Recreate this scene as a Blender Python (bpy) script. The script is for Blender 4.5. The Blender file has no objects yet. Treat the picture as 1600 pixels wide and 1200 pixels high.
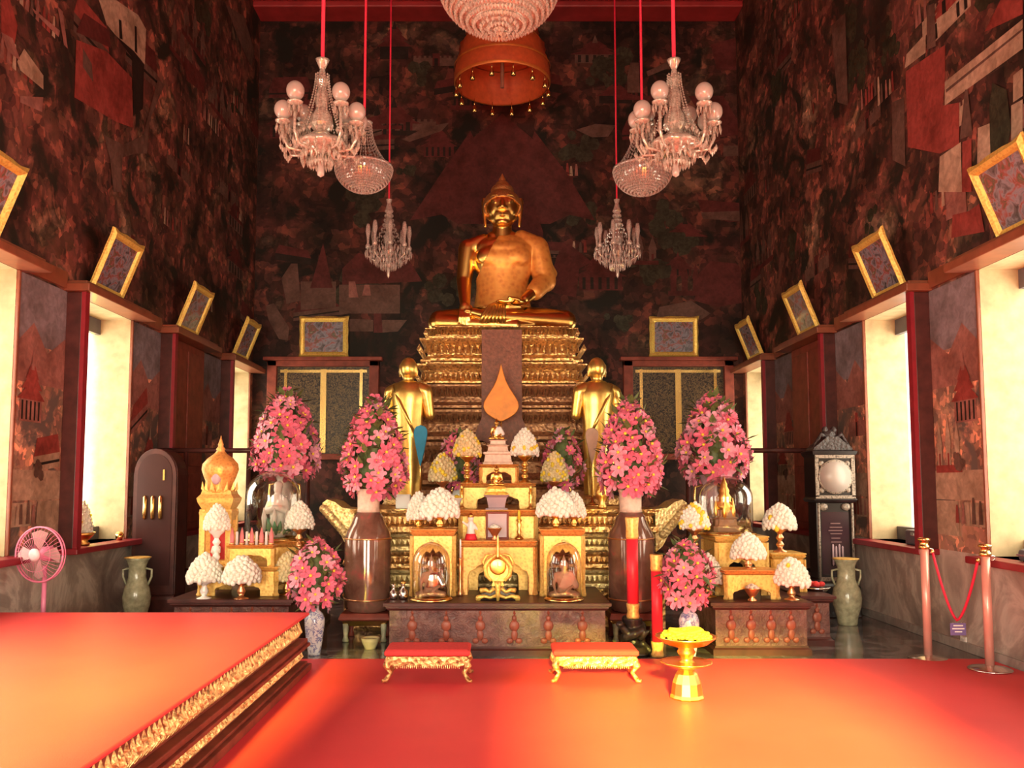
import bpy, math, random
from mathutils import Vector, Matrix, Euler
random.seed(7)
R = math.radians
PI = math.pi
scene = bpy.context.scene
COL = scene.collection

# ------------------------------------------------------------------ camera model (used to turn measured pixels into real positions)
F, CX, CY, EYE = 1350.0, 778.0, 649.0, 1.5
TILT = R(4.5)
cT, sT = math.cos(TILT), math.sin(TILT)
def P(px, py, y):
    t = (CY - py) / F
    Z = y * (t * cT + sT) / (cT - t * sT)
    d = y * cT + Z * sT
    return Vector(((px - CX) / F * d, y, EYE + Z))
def PX(px, y):
    return (px - CX) / F * y
def PZ(py, y):
    return P(0, py, y).z
def ON_SIDE(px, py, X):
    t = (CY - py) / F
    k = X / ((px - CX) / F)
    return k * (cT - t * sT), EYE + k * (sT + t * cT)

# ------------------------------------------------------------------ mesh builder
class MB:
    def __init__(self):
        self.v = []; self.f = []; self.m = []; self.s = []
    def add(self, vs, fs, mat=0, smooth=False, M=None):
        o = len(self.v)
        for p in vs:
            p = Vector(p)
            if M is not None: p = M @ p
            self.v.append((p.x, p.y, p.z))
        for f in fs:
            self.f.append(tuple(i + o for i in f)); self.m.append(mat); self.s.append(smooth)
        return self
    def box(self, c, s, mat=0, M=None, taper=1.0):
        x, y, z = s[0] / 2, s[1] / 2, s[2] / 2
        vs = [(c[0] + a * x * (taper if k > 0 else 1), c[1] + b * y * (taper if k > 0 else 1), c[2] + k * z) for k in (-1, 1) for b in (-1, 1) for a in (-1, 1)]
        return self.add(vs, [(0, 2, 3, 1), (4, 5, 7, 6), (0, 1, 5, 4), (2, 6, 7, 3), (0, 4, 6, 2), (1, 3, 7, 5)], mat, False, M)
    def span(self, x0, x1, y0, y1, z0, z1, mat=0):
        return self.box(((x0 + x1) / 2, (y0 + y1) / 2, (z0 + z1) / 2), (abs(x1 - x0), abs(y1 - y0), abs(z1 - z0)), mat)
    def lathe(self, prof, seg=24, c=(0, 0, 0), mat=0, smooth=True, M=None, flute=0.0, nfl=0, sx=1.0, sy=1.0, cap=True):
        vs = []; fs = []
        n = len(prof)
        for (r, z) in prof:
            for k in range(seg):
                a = 2 * PI * k / seg
                rr = r * (1 + (flute * math.cos(nfl * a) if nfl else 0))
                vs.append((c[0] + rr * math.cos(a) * sx, c[1] + rr * math.sin(a) * sy, c[2] + z))
        for i in range(n - 1):
            for k in range(seg):
                k2 = (k + 1) % seg
                fs.append((i * seg + k, i * seg + k2, (i + 1) * seg + k2, (i + 1) * seg + k))
        if cap and prof[0][0] > 1e-5: fs.append(tuple(range(seg - 1, -1, -1)))
        if cap and prof[-1][0] > 1e-5: fs.append(tuple((n - 1) * seg + k for k in range(seg)))
        return self.add(vs, fs, mat, smooth, M)
    def ell(self, c, r, mat=0, seg=16, rings=10, M=None):
        if isinstance(r, (int, float)): r = (r, r, r)
        prof = []
        vs = [(c[0], c[1], c[2] - r[2])]; fs = []
        for i in range(1, rings):
            a = -PI / 2 + PI * i / rings
            for k in range(seg):
                b = 2 * PI * k / seg
                vs.append((c[0] + r[0] * math.cos(a) * math.cos(b), c[1] + r[1] * math.cos(a) * math.sin(b), c[2] + r[2] * math.sin(a)))
        vs.append((c[0], c[1], c[2] + r[2]))
        for k in range(seg):
            fs.append((0, 1 + (k + 1) % seg, 1 + k))
            fs.append((len(vs) - 1, 1 + (rings - 2) * seg + k, 1 + (rings - 2) * seg + (k + 1) % seg))
        for i in range(rings - 2):
            for k in range(seg):
                k2 = (k + 1) % seg
                fs.append((1 + i * seg + k, 1 + i * seg + k2, 1 + (i + 1) * seg + k2, 1 + (i + 1) * seg + k))
        return self.add(vs, fs, mat, True, M)
    def octa(self, c, r, h=None, mat=0):
        h = h or r
        x, y, z = c
        return self.add([(x + r, y, z), (x, y + r, z), (x - r, y, z), (x, y - r, z), (x, y, z + h), (x, y, z - h)],
                        [(0, 1, 4), (1, 2, 4), (2, 3, 4), (3, 0, 4), (1, 0, 5), (2, 1, 5), (3, 2, 5), (0, 3, 5)], mat)
    def tube(self, pts, r, seg=8, mat=0, M=None, cap=True):
        pts = [Vector(p) for p in pts]
        n = len(pts)
        rs = r if isinstance(r, (list, tuple)) else [r] * n
        vs = []; fs = []
        up = None
        for i, p in enumerate(pts):
            t = (pts[min(i + 1, n - 1)] - pts[max(i - 1, 0)])
            if t.length < 1e-9: t = Vector((0, 0, 1))
            t.normalize()
            if up is None:
                up = Vector((0, 0, 1)) if abs(t.z) < 0.9 else Vector((1, 0, 0))
            a = t.cross(up)
            if a.length < 1e-6: a = t.cross(Vector((0, 1, 0)))
            a.normalize(); b = a.cross(t); up = b
            for k in range(seg):
                th = 2 * PI * k / seg
                q = p + (a * math.cos(th) + b * math.sin(th)) * rs[i]
                vs.append(tuple(q))
        for i in range(n - 1):
            for k in range(seg):
                k2 = (k + 1) % seg
                fs.append((i * seg + k, i * seg + k2, (i + 1) * seg + k2, (i + 1) * seg + k))
        if cap:
            fs.append(tuple(range(seg - 1, -1, -1))); fs.append(tuple((n - 1) * seg + k for k in range(seg)))
        return self.add(vs, fs, mat, True, M)
    def cap(self, a, b, ra, rb, seg=14, mat=0):          # tapered capsule
        a = Vector(a); b = Vector(b)
        self.tube([a, b], [ra, rb], max(seg, 20) if ra > .05 else seg, mat)
        self.ell(a, ra, mat, seg, 8); self.ell(b, rb, mat, seg, 8)
        return self
    def prism(self, poly, y0, y1, mat=0, M=None):       # outline in x,z pushed along y
        n = len(poly)
        vs = [(x, y0, z) for x, z in poly] + [(x, y1, z) for x, z in poly]
        fs = [tuple(range(n)), tuple(range(2 * n - 1, n - 1, -1))]
        for i in range(n):
            j = (i + 1) % n
            fs.append((i, n + i, n + j, j))
        return self.add(vs, fs, mat, False, M)
    def rings(self, prof, hx, hy, c=(0, 0, 0), mat=0, notch=0.0):
        """stepped moulding on a rectangular plan: prof = (offset outwards, z)"""
        vs = []; fs = []
        def plan(o):
            X, Y = hx + o, hy + o
            if notch <= 0: return [(-X, -Y), (X, -Y), (X, Y), (-X, Y)]
            k = notch
            return [(-X + k, -Y), (X - k, -Y), (X - k, -Y + k), (X, -Y + k), (X, Y - k), (X - k, Y - k), (X - k, Y), (-X + k, Y), (-X + k, Y - k), (-X, Y - k), (-X, -Y + k), (-X + k, -Y + k)]
        n = len(plan(0))
        for o, z in prof:
            for x, y in plan(o): vs.append((c[0] + x, c[1] + y, c[2] + z))
        for i in range(len(prof) - 1):
            for k in range(n):
                k2 = (k + 1) % n
                fs.append((i * n + k, i * n + k2, (i + 1) * n + k2, (i + 1) * n + k))
        fs.append(tuple(range(n - 1, -1, -1))); fs.append(tuple((len(prof) - 1) * n + k for k in range(n)))
        return self.add(vs, fs, mat)
    def mesh(self, name, mats):
        me = bpy.data.meshes.new(name)
        me.from_pydata(self.v, [], self.f)
        for m in (mats if isinstance(mats, (list, tuple)) else [mats]): me.materials.append(m)
        me.polygons.foreach_set('material_index', self.m)
        me.polygons.foreach_set('use_smooth', self.s)
        me.update()
        return me
    def build(self, name, mats, parent=None, bevel=0.0, loc=None, rot=None):
        o = bpy.data.objects.new(name, self.mesh(name, mats))
        COL.objects.link(o)
        if parent is not None: o.parent = parent
        if loc is not None: o.location = loc
        if rot is not None: o.rotation_euler = rot
        if bevel:
            b = o.modifiers.new('bevel', 'BEVEL'); b.width = bevel; b.segments = 2; b.limit_method = 'ANGLE'; b.angle_limit = R(35)
        return o

def tag(o, label, cat, group=None):
    o['label'] = label; o['category'] = cat
    if group: o['group'] = group
    return o
def thing(name, label, cat, loc=(0, 0, 0), rz=0.0, group=None):
    o = bpy.data.objects.new(name, None); COL.objects.link(o)
    o.empty_display_size = 0.1
    o.location = loc; o.rotation_euler = (0, 0, rz)
    return tag(o, label, cat, group)
def struct(o):
    o['kind'] = 'structure'; return o
KIDS = {}
def copy_tree(o, parent=None):
    c = o.copy(); COL.objects.link(c)
    if parent is not None: c.parent = parent
    for ch in list(o.children):
        copy_tree(ch, c)
    return c
def again(o, loc, label, rz=None, group=None, scale=None):
    c = copy_tree(o)
    c.location = loc
    if rz is not None: c.rotation_euler = (0, 0, rz)
    if scale is not None: c.scale = (scale,) * 3
    c['label'] = label
    if group: c['group'] = group
    return c
def blob(name, mb, mat, parent, voxel, smooth=6, keep=None, solid=0.0, adapt=0.0):
    """one continuous surface from overlapping forms"""
    me = mb.mesh(name + '_form', [])
    t = bpy.data.objects.new(name + '_form', me); COL.objects.link(t)
    r = t.modifiers.new('r', 'REMESH'); r.mode = 'VOXEL'; r.voxel_size = voxel; r.use_smooth_shade = True
    s = t.modifiers.new('s', 'SMOOTH'); s.factor = 0.5; s.iterations = smooth
    dg = bpy.context.evaluated_depsgraph_get()
    out = bpy.data.meshes.new_from_object(t.evaluated_get(dg))
    bpy.data.objects.remove(t); bpy.data.meshes.remove(me)
    out.name = name
    if keep is not None:
        import bmesh
        bm = bmesh.new(); bm.from_mesh(out)
        kill = [f for f in bm.faces if not keep(f.calc_center_median())]
        bmesh.ops.delete(bm, geom=kill, context='FACES')
        bm.to_mesh(out); bm.free()
    out.materials.clear(); out.materials.append(mat)
    for p in out.polygons: p.use_smooth = True
    o = bpy.data.objects.new(name, out); COL.objects.link(o)
    if parent is not None: o.parent = parent
    if solid:
        sm = o.modifiers.new('thick', 'SOLIDIFY'); sm.thickness = solid; sm.offset = 0
    return o

# ------------------------------------------------------------------ materials
def srgb(r, g, b):
    f = lambda c: (c / 255 / 12.92) if c / 255 <= 0.04045 else ((c / 255 + 0.055) / 1.055) ** 2.4
    return (f(r), f(g), f(b), 1)
class NT:
    def __init__(self, name):
        self.m = bpy.data.materials.new(name); self.m.use_nodes = True
        self.n = self.m.node_tree.nodes; self.l = self.m.node_tree.links
        self.b = self.n['Principled BSDF']
    def node(self, t, **kw):
        x = self.n.new(t)
        for k, v in kw.items():
            if k in ('operation', 'blend_type', 'data_type', 'feature', 'wave_type', 'bands_direction', 'interpolation', 'distance', 'vector_type'): setattr(x, k, v)
            else: x.inputs[k].default_value = v
        return x
    def link(self, a, b): self.l.new(a, b)
    def coord(self, scale=(1, 1, 1), obj=False):
        if obj: s = self.n.new('ShaderNodeTexCoord').outputs['Object']
        else: s = self.n.new('ShaderNodeNewGeometry').outputs['Position']
        mp = self.n.new('ShaderNodeMapping'); mp.inputs['Scale'].default_value = scale
        self.link(s, mp.inputs['Vector']); return mp.outputs['Vector']
    def noise(self, vec, scale, detail=4, dist=0.0, rough=0.55):
        x = self.node('ShaderNodeTexNoise', Scale=scale, Detail=detail, Distortion=dist, Roughness=rough)
        self.link(vec, x.inputs['Vector']); return x
    def ramp(self, fac, stops, const=False):
        x = self.n.new('ShaderNodeValToRGB'); cr = x.color_ramp
        if const: cr.interpolation = 'CONSTANT'
        while len(cr.elements) < len(stops): cr.elements.new(0.5)
        for e, (p, c) in zip(cr.elements, stops):
            e.position = p; e.color = c if len(c) == 4 else (*c, 1)
        self.link(fac, x.inputs['Fac']); return x.outputs['Color']
    def mix(self, a, b, fac, blend='MIX'):
        x = self.n.new('ShaderNodeMix'); x.data_type = 'RGBA'; x.blend_type = blend
        for s, v in ((x.inputs[6], a), (x.inputs[7], b), (x.inputs[0], fac)):
            if hasattr(v, 'node'): self.link(v, s)
            elif isinstance(v, (int, float)): s.default_value = v
            else: s.default_value = v if len(v) == 4 else (*v, 1)
        return x.outputs[2]
    def bump(self, h, strength=0.3, dist=0.01):
        x = self.node('ShaderNodeBump', Strength=strength, Distance=dist)
        self.link(h, x.inputs['Height']); self.link(x.outputs['Normal'], self.b.inputs['Normal'])
    def set(self, color=None, rough=0.5, metal=0.0, spec=0.5, coat=0.0, trans=0.0, ior=1.45, sheen=0.0):
        if color is not None:
            if hasattr(color, 'node'): self.link(color, self.b.inputs['Base Color'])
            else: self.b.inputs['Base Color'].default_value = color
        self.b.inputs['Roughness'].default_value = rough
        self.b.inputs['Metallic'].default_value = metal
        self.b.inputs['Specular IOR Level'].default_value = spec
        self.b.inputs['Coat Weight'].default_value = coat
        self.b.inputs['Coat Roughness'].default_value = 0.08
        self.b.inputs['Transmission Weight'].default_value = trans
        self.b.inputs['IOR'].default_value = ior
        self.b.inputs['Sheen Weight'].default_value = sheen
        return self.m
def plain(name, col, rough=0.5, metal=0.0, var=0.12, sc=14, coat=0.0, spec=0.5, bump=0.0, sheen=0.0):
    n = NT(name)
    v = n.coord(obj=True)
    nz = n.noise(v, sc, 4)
    dark = tuple(c * (1 - var) for c in col[:3]); lite = tuple(min(1, c * (1 + var)) for c in col[:3])
    c = n.ramp(nz.outputs['Fac'], [(0.3, dark), (0.7, lite)])
    if bump: n.bump(nz.outputs['Fac'], bump, 0.01)
    return n.set(c, rough, metal, spec, coat, sheen=sheen)
def carved(name, hi, lo, scale=30, rough=0.4, metal=0.6, strength=0.9, dist=0.02):
    n = NT(name); v = n.coord(obj=True)
    vo = n.node('ShaderNodeTexVoronoi', Scale=scale); n.link(v, vo.inputs['Vector'])
    nz = n.noise(v, scale * 0.8, 5, 1.2)
    h = n.mix(vo.outputs['Distance'], nz.outputs['Fac'], 0.5)
    c = n.ramp(h, [(0.25, lo), (0.55, hi)])
    n.bump(h, strength, dist)
    return n.set(c, rough, metal)

M = {}
M['gold'] = plain('polished_gold', (0.98, 0.56, 0.16), 0.3, 1.0, 0.06, 6)
M['goldhair'] = carved('curled_gold', (0.72, 0.36, 0.12), (0.40, 0.16, 0.06), 60, 0.5, 0.8, 0.6, 0.01)
M['goldleaf'] = plain('aged_gold_leaf', (0.90, 0.56, 0.15), 0.3, 0.9, 0.2, 9, bump=0.15)
M['carvedgold'] = carved('carved_gilt', (0.85, 0.52, 0.20), (0.30, 0.12, 0.05), 26, 0.32, 0.75, 0.9, 0.02)
M['carveddim'] = carved('carved_gilt_brown', (0.45, 0.22, 0.10), (0.16, 0.06, 0.035), 22, 0.35, 0.5, 0.8, 0.02)
M['paleglit'] = carved('pale_gilt', (0.80, 0.62, 0.28), (0.40, 0.25, 0.09), 34, 0.35, 0.5, 0.7, 0.015)
M['gilt'] = carved('yellow_gilt_paint', (0.95, 0.60, 0.17), (0.72, 0.38, 0.08), 38, 0.4, 0.3, 0.35, 0.008)
M['giltorange'] = carved('orange_gilt_paint', (0.88, 0.42, 0.11), (0.62, 0.24, 0.06), 38, 0.4, 0.3, 0.3, 0.008)
M['frame'] = carved('bright_gilt_frame', (0.95, 0.68, 0.16), (0.75, 0.42, 0.08), 40, 0.35, 0.4, 0.5, 0.01)
M['brass'] = plain('brass', (0.88, 0.60, 0.22), 0.25, 1.0, 0.08, 5)
M['copper'] = plain('copper', (0.85, 0.42, 0.2), 0.28, 0.9, 0.08, 5)
M['white'] = plain('white_glaze', (0.86, 0.84, 0.78), 0.25, 0, 0.05, 9, coat=0.4)
M['marblewhite'] = plain('pinkish_stone', (0.80, 0.62, 0.48), 0.45, 0, 0.15, 30, bump=0.3)
M['jasmine'] = plain('jasmine_buds', (0.94, 0.94, 0.80), 0.7, 0, 0.1, 20)
M['yellowbud'] = plain('yellow_buds', (0.95, 0.72, 0.06), 0.6, 0, 0.1, 20)
M['aged_bud'] = plain('cream_buds', (0.78, 0.66, 0.36), 0.7, 0, 0.2, 20)
M['pink'] = plain('pink_petal', (0.84, 0.17, 0.27), 0.55, 0, 0.3, 25, sheen=0.2)
M['pinklight'] = plain('light_pink_petal', (0.90, 0.36, 0.46), 0.55, 0, 0.3, 25, sheen=0.2)
M['leaf'] = plain('leaf_green', (0.12, 0.16, 0.05), 0.5, 0, 0.35, 25)
M['stem'] = plain('stem_green', (0.14, 0.16, 0.05), 0.6, 0, 0.2, 25)
M['rope'] = plain('red_rope_sleeve', (0.75, 0.02, 0.06), 0.6, 0, 0.1, 60)
M['redcloth'] = plain('red_cloth', (0.70, 0.05, 0.05), 0.75, 0, 0.1, 40)
M['candle'] = plain('red_wax', (0.80, 0.03, 0.05), 0.4, 0, 0.06, 10, spec=0.4)
M['blackmetal'] = plain('black_metal', (0.035, 0.025, 0.025), 0.35, 0.3, 0.3, 20, bump=0.3)
M['darkwood'] = plain('dark_lacquered_wood', (0.075, 0.022, 0.018), 0.45, 0, 0.35, 7, coat=0.05, spec=.35)
M['redwood'] = plain('red_brown_wood', (0.24, 0.052, 0.032), 0.5, 0, 0.3, 7, spec=.3)
M['orangewood'] = plain('orange_brown_wood', (0.24, 0.075, 0.035), 0.4, 0, 0.2, 7, coat=0.15)
M['crimson'] = plain('crimson_paint', (0.26, 0.016, 0.026), 0.4, 0, 0.15, 9)
M['beam'] = plain('red_beam_paint', (0.33, 0.03, 0.03), 0.5, 0, 0.25, 3)
M['plaster'] = plain('cream_plaster', (0.56, 0.43, 0.24), 0.8, 0, 0.2, 7, bump=0.2)
M['grey'] = plain('grey_metal', (0.13, 0.125, 0.14), 0.5, 0.2, 0.1, 9)
M['celadon'] = plain('crackled_celadon', (0.45, 0.44, 0.28), 0.25, 0, 0.3, 18, coat=0.5)
M['pinkplastic'] = plain('pink_plastic', (0.78, 0.22, 0.36), 0.35, 0, 0.06, 6)
M['blue'] = plain('blue_cloth', (0.05, 0.38, 0.62), 0.7, 0, 0.08, 20)
M['beige'] = plain('beige_cloth', (0.62, 0.40, 0.28), 0.7, 0, 0.08, 20)
M['orangecloth'] = plain('orange_cloth', (0.50, 0.085, 0.02), 0.6, 0, 0.15, 15, bump=0.2)
M['silver'] = plain('silver', (0.75, 0.72, 0.68), 0.2, 1, 0.1, 9)
M['post'] = plain('salmon_enamel', (0.80, 0.38, 0.30), 0.3, 0.2, 0.05, 5, coat=0.3)
M['purple'] = plain('purple_sign', (0.20, 0.14, 0.34), 0.5, 0, 0.05, 5)
M['dial'] = plain('enamel_dial', (0.40, 0.34, 0.30), 0.3, 0, 0.04, 4)
M['pearl'] = carved('mother_of_pearl_inlay', (0.34, 0.28, 0.22), (0.03, 0.02, 0.02), 45, 0.3, 0.1, 0.3, 0.01)
M['mauve'] = plain('mauve_panel', (0.50, 0.36, 0.40), 0.35, 0, 0.1, 6)
M['globe'] = plain('frosted_globe', (0.46, 0.35, 0.29), 0.18, 0, 0.06, 5, coat=0.5)
M['crystal'] = plain('cut_crystal', (0.54, 0.42, 0.33), 0.12, 0.25, 0.35, 60, coat=0.6)
M['crystaldim'] = plain('smoky_crystal', (0.50, 0.40, 0.34), 0.12, 0.2, 0.4, 70, coat=0.5)
M['tan'] = plain('tan_clay', (0.48, 0.28, 0.17), 0.5, 0, 0.2, 12)
M['black'] = plain('black_lacquer', (0.018, 0.012, 0.012), 0.3, 0, 0.3, 9)
M['greenleaf'] = plain('jade_green', (0.10, 0.36, 0.20), 0.4, 0, 0.2, 12)
M['paper'] = plain('white_card', (0.95, 0.93, 0.85), 0.6, 0, 0.02, 5)

def glass_mat():
    m = bpy.data.materials.new('clear_glass'); m.use_nodes = True
    n = m.node_tree.nodes; l = m.node_tree.links
    for x in list(n): n.remove(x)
    out = n.new('ShaderNodeOutputMaterial'); t = n.new('ShaderNodeBsdfTransparent'); g = n.new('ShaderNodeBsdfGlossy')
    t.inputs[0].default_value = (0.93, 0.9, 0.86, 1); g.inputs['Roughness'].default_value = 0.06
    lw = n.new('ShaderNodeLayerWeight'); lw.inputs[0].default_value = 0.35
    mr = n.new('ShaderNodeMapRange'); mr.inputs[3].default_value = 0.06; mr.inputs[4].default_value = 0.75
    mx = n.new('ShaderNodeMixShader')
    l.new(lw.outputs['Facing'], mr.inputs[0]); l.new(mr.outputs[0], mx.inputs[0]); l.new(t.outputs[0], mx.inputs[1]); l.new(g.outputs[0], mx.inputs[2]); l.new(mx.outputs[0], out.inputs[0])
    return m
M['glass'] = glass_mat()

def bigvase_mat():
    n = NT('brown_glazed_vase'); v = n.coord(obj=True)
    nz = n.noise(v, 5, 4, 0.8)
    c = n.ramp(nz.outputs['Fac'], [(0.35, (0.16, 0.07, 0.045)), (0.6, (0.26, 0.13, 0.09)), (0.72, (0.42, 0.10, 0.09))])
    return n.set(c, 0.12, 0.15, 0.6, 0.7)
M['bigvase'] = bigvase_mat()
def blue_white():
    n = NT('blue_white_porcelain'); v = n.coord(obj=True)
    nz = n.noise(v, 16, 3, 1.5)
    c = n.ramp(nz.outputs['Fac'], [(0.50, (0.72, 0.72, 0.74)), (0.57, (0.10, 0.12, 0.34)), (0.64, (0.70, 0.70, 0.74))])
    return n.set(c, 0.15, 0, 0.5, 0.5)
M['bluewhite'] = blue_white()

def mural_mat(name, stops, scale, gain, seed, veg_c=(0.020, 0.016, 0.011), amt=0.8):
    n = NT(name)
    g = n.coord()
    off = n.n.new('ShaderNodeVectorMath'); off.operation = 'ADD'; off.inputs[1].default_value = (seed, seed * 1.7, seed * 0.6); n.link(g, off.inputs[0])
    v = off.outputs[0]
    n1 = n.noise(v, scale, 6, 0.35, 0.6)
    base = n.ramp(n1.outputs['Fac'], stops)
    # painted patches: warped cells of several sizes
    wn = n.noise(v, scale * 3, 3)
    wp = n.n.new('ShaderNodeVectorMath'); wp.operation = 'MULTIPLY_ADD'; n.link(wn.outputs['Color'], wp.inputs[0]); wp.inputs[1].default_value = (.22, .22, .22); n.link(v, wp.inputs[2])
    vo = n.node('ShaderNodeTexVoronoi', Scale=scale * 3.6, Randomness=1.0); vo.distance = 'CHEBYCHEV'; n.link(wp.outputs[0], vo.inputs['Vector'])
    cell = n.ramp(vo.outputs['Color'], [(0.0, (0.35, 0.32, 0.28)), (0.3, (0.8, 0.62, 0.52)), (0.5, (1.3, 0.85, 0.75)), (0.72, (2.0, 1.6, 1.3)), (0.85, (0.7, 0.66, 0.5)), (1.0, (0.45, 0.42, 0.36))])
    base = n.mix(base, cell, amt, 'MULTIPLY')
    v2 = n.node('ShaderNodeTexVoronoi', Scale=scale * 12, Randomness=1.0); v2.distance = 'MANHATTAN'; n.link(wp.outputs[0], v2.inputs['Vector'])
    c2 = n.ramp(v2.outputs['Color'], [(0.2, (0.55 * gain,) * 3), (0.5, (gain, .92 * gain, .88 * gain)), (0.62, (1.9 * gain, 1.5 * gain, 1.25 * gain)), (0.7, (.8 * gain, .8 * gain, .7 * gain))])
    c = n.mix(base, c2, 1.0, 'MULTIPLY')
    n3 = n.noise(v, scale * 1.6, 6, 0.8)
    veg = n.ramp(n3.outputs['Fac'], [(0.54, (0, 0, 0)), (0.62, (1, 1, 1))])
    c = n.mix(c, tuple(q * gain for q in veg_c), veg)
    return n.set(c, 0.6, 0, 0.25)
dark_stops = [(0.28, (0.016, 0.013, 0.011)), (0.40, (0.042, 0.027, 0.023)), (0.48, (0.085, 0.043, 0.038)), (0.55, (0.15, 0.068, 0.060)), (0.60, (0.065, 0.046, 0.036)), (0.69, (0.27, 0.19, 0.15))]
pale_stops = [(0.25, (0.10, 0.07, 0.06)), (0.38, (0.22, 0.14, 0.115)), (0.48, (0.34, 0.20, 0.15)), (0.56, (0.40, 0.27, 0.21)), (0.66, (0.30, 0.16, 0.12)), (0.76, (0.42, 0.31, 0.24))]
M['mural'] = mural_mat('mural_painting', dark_stops, 0.95, 1.2, 3.0)
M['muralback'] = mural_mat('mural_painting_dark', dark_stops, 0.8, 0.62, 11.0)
M['murallow'] = mural_mat('mural_painting_pale', pale_stops, 1.3, 1.35, 5.0, (0.10, 0.075, 0.062), 0.5)
def paint(name, col, k=0.3):
    n = NT(name); v = n.coord(); nz = n.noise(v, 14, 5, 0.8); n2 = n.noise(v, 3.0, 3)
    c = n.ramp(nz.outputs['Fac'], [(0.3, tuple(x * (1 - k) for x in col)), (0.7, tuple(x * (1 + k * 0.6) for x in col))])
    c = n.mix(c, n.ramp(n2.outputs['Fac'], [(0.3, (0.6, 0.55, 0.5)), (0.6, (1.1, 1.1, 1.1))]), 1.0, 'MULTIPLY')
    return n.set(c, 0.6, 0, 0.3)
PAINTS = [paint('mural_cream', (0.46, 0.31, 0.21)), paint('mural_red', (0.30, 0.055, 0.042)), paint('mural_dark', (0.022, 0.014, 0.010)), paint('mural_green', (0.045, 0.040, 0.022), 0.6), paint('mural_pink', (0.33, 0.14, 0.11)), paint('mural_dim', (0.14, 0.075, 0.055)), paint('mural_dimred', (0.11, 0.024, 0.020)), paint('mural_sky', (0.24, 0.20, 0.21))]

def marble(name, a, b, c3, scale, rough, coat):
    n = NT(name); v = n.coord()
    nz = n.noise(v, scale, 8, 2.0, 0.6)
    c = n.ramp(nz.outputs['Fac'], [(0.3, a), (0.48, b), (0.55, c3), (0.66, b), (0.8, a)])
    return n.set(c, rough, 0, 0.5, coat)
M['dado'] = marble('grey_brown_marble', (0.26, 0.20, 0.17), (0.44, 0.35, 0.29), (0.66, 0.56, 0.47), 1.1, 0.3, 0.15)
M['floor'] = marble('dark_grey_marble', (0.055, 0.045, 0.042), (0.10, 0.085, 0.08), (0.28, 0.25, 0.24), 1.6, 0.12, 0.3)
M['baseboard'] = marble('light_grey_marble', (0.28, 0.22, 0.19), (0.36, 0.30, 0.26), (0.45, 0.38, 0.33), 3, 0.3, 0.1)
def carpet_mat():
    n = NT('red_carpet_pile'); v = n.coord()
    nz = n.noise(v, 220, 2); n2 = n.noise(v, 1.2, 3)
    c = n.ramp(n2.outputs['Fac'], [(0.3, (0.82, 0.062, 0.072)), (0.7, (0.92, 0.074, 0.084))])
    n.bump(nz.outputs['Fac'], 0.25, 0.004)
    n.set(c, 0.55, 0, 0.3, 0.25); n.b.inputs['Coat Roughness'].default_value = 0.38; return n.m
M['carpet'] = carpet_mat()
def canvas_mat(name, s):
    n = NT(name); v = n.coord(obj=True); nz = n.noise(v, 7 + s, 5, 1.0)
    c = n.ramp(nz.outputs['Fac'], [(0.30, (0.05, 0.04, 0.04)), (0.42, (0.15, 0.12, 0.13)), (0.5, (0.26, 0.24, 0.28)), (0.56, (0.30, 0.09, 0.08)), (0.64, (0.10, 0.10, 0.06)), (0.75, (0.4, 0.33, 0.25))])
    return n.set(c, 0.25, 0, 0.5, 0.3)
M['canvas'] = [canvas_mat('painted_scene', 0), canvas_mat('painted_landscape', 3)]
def lacquer_door():
    n = NT('black_gold_lacquer'); v = n.coord(obj=True)
    nz = n.noise(v, 16, 4, 2.5)
    c = n.ramp(nz.outputs['Fac'], [(0.47, (0.020, 0.012, 0.010)), (0.55, (0.20, 0.12, 0.05)), (0.62, (0.03, 0.018, 0.012))])
    return n.set(c, 0.35, 0.1)
M['doorlacquer'] = lacquer_door()
def table_relief():
    n = NT('carved_table_relief'); v = n.coord(obj=True)
    vo = n.node('ShaderNodeTexVoronoi', Scale=11.0); n.link(v, vo.inputs['Vector'])
    nz = n.noise(v, 26, 5, 1.5)
    h = n.mix(vo.outputs['Distance'], nz.outputs['Fac'], 0.6)
    c = n.ramp(h, [(0.2, (0.05, 0.018, 0.016)), (0.45, (0.11, 0.042, 0.036)), (0.6, (0.18, 0.082, 0.066))])
    n.bump(h, 0.8, 0.02)
    return n.set(c, 0.35, 0, 0.5, 0.2)
M['relief'] = table_relief()
# ================================================================== THE HALL
HX, YB, YF, HZ, TH = 4.2, 14.7, -4.0, 9.75, 0.45
SILL, HEAD, WW = 0.88, 3.36, 1.40
FARS = [7.42 + 2.35 * k for k in range(-4, 4)]       # far jamb of every side window
struct(MB().span(-HX - TH, HX + TH, YF - TH, YB + TH, -0.3, 0).build('floor', M['floor']))
struct(MB().span(-HX - TH, HX + TH, YF - TH, YB + TH, HZ, HZ + 0.3).build('ceiling', M['beam']))

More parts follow.
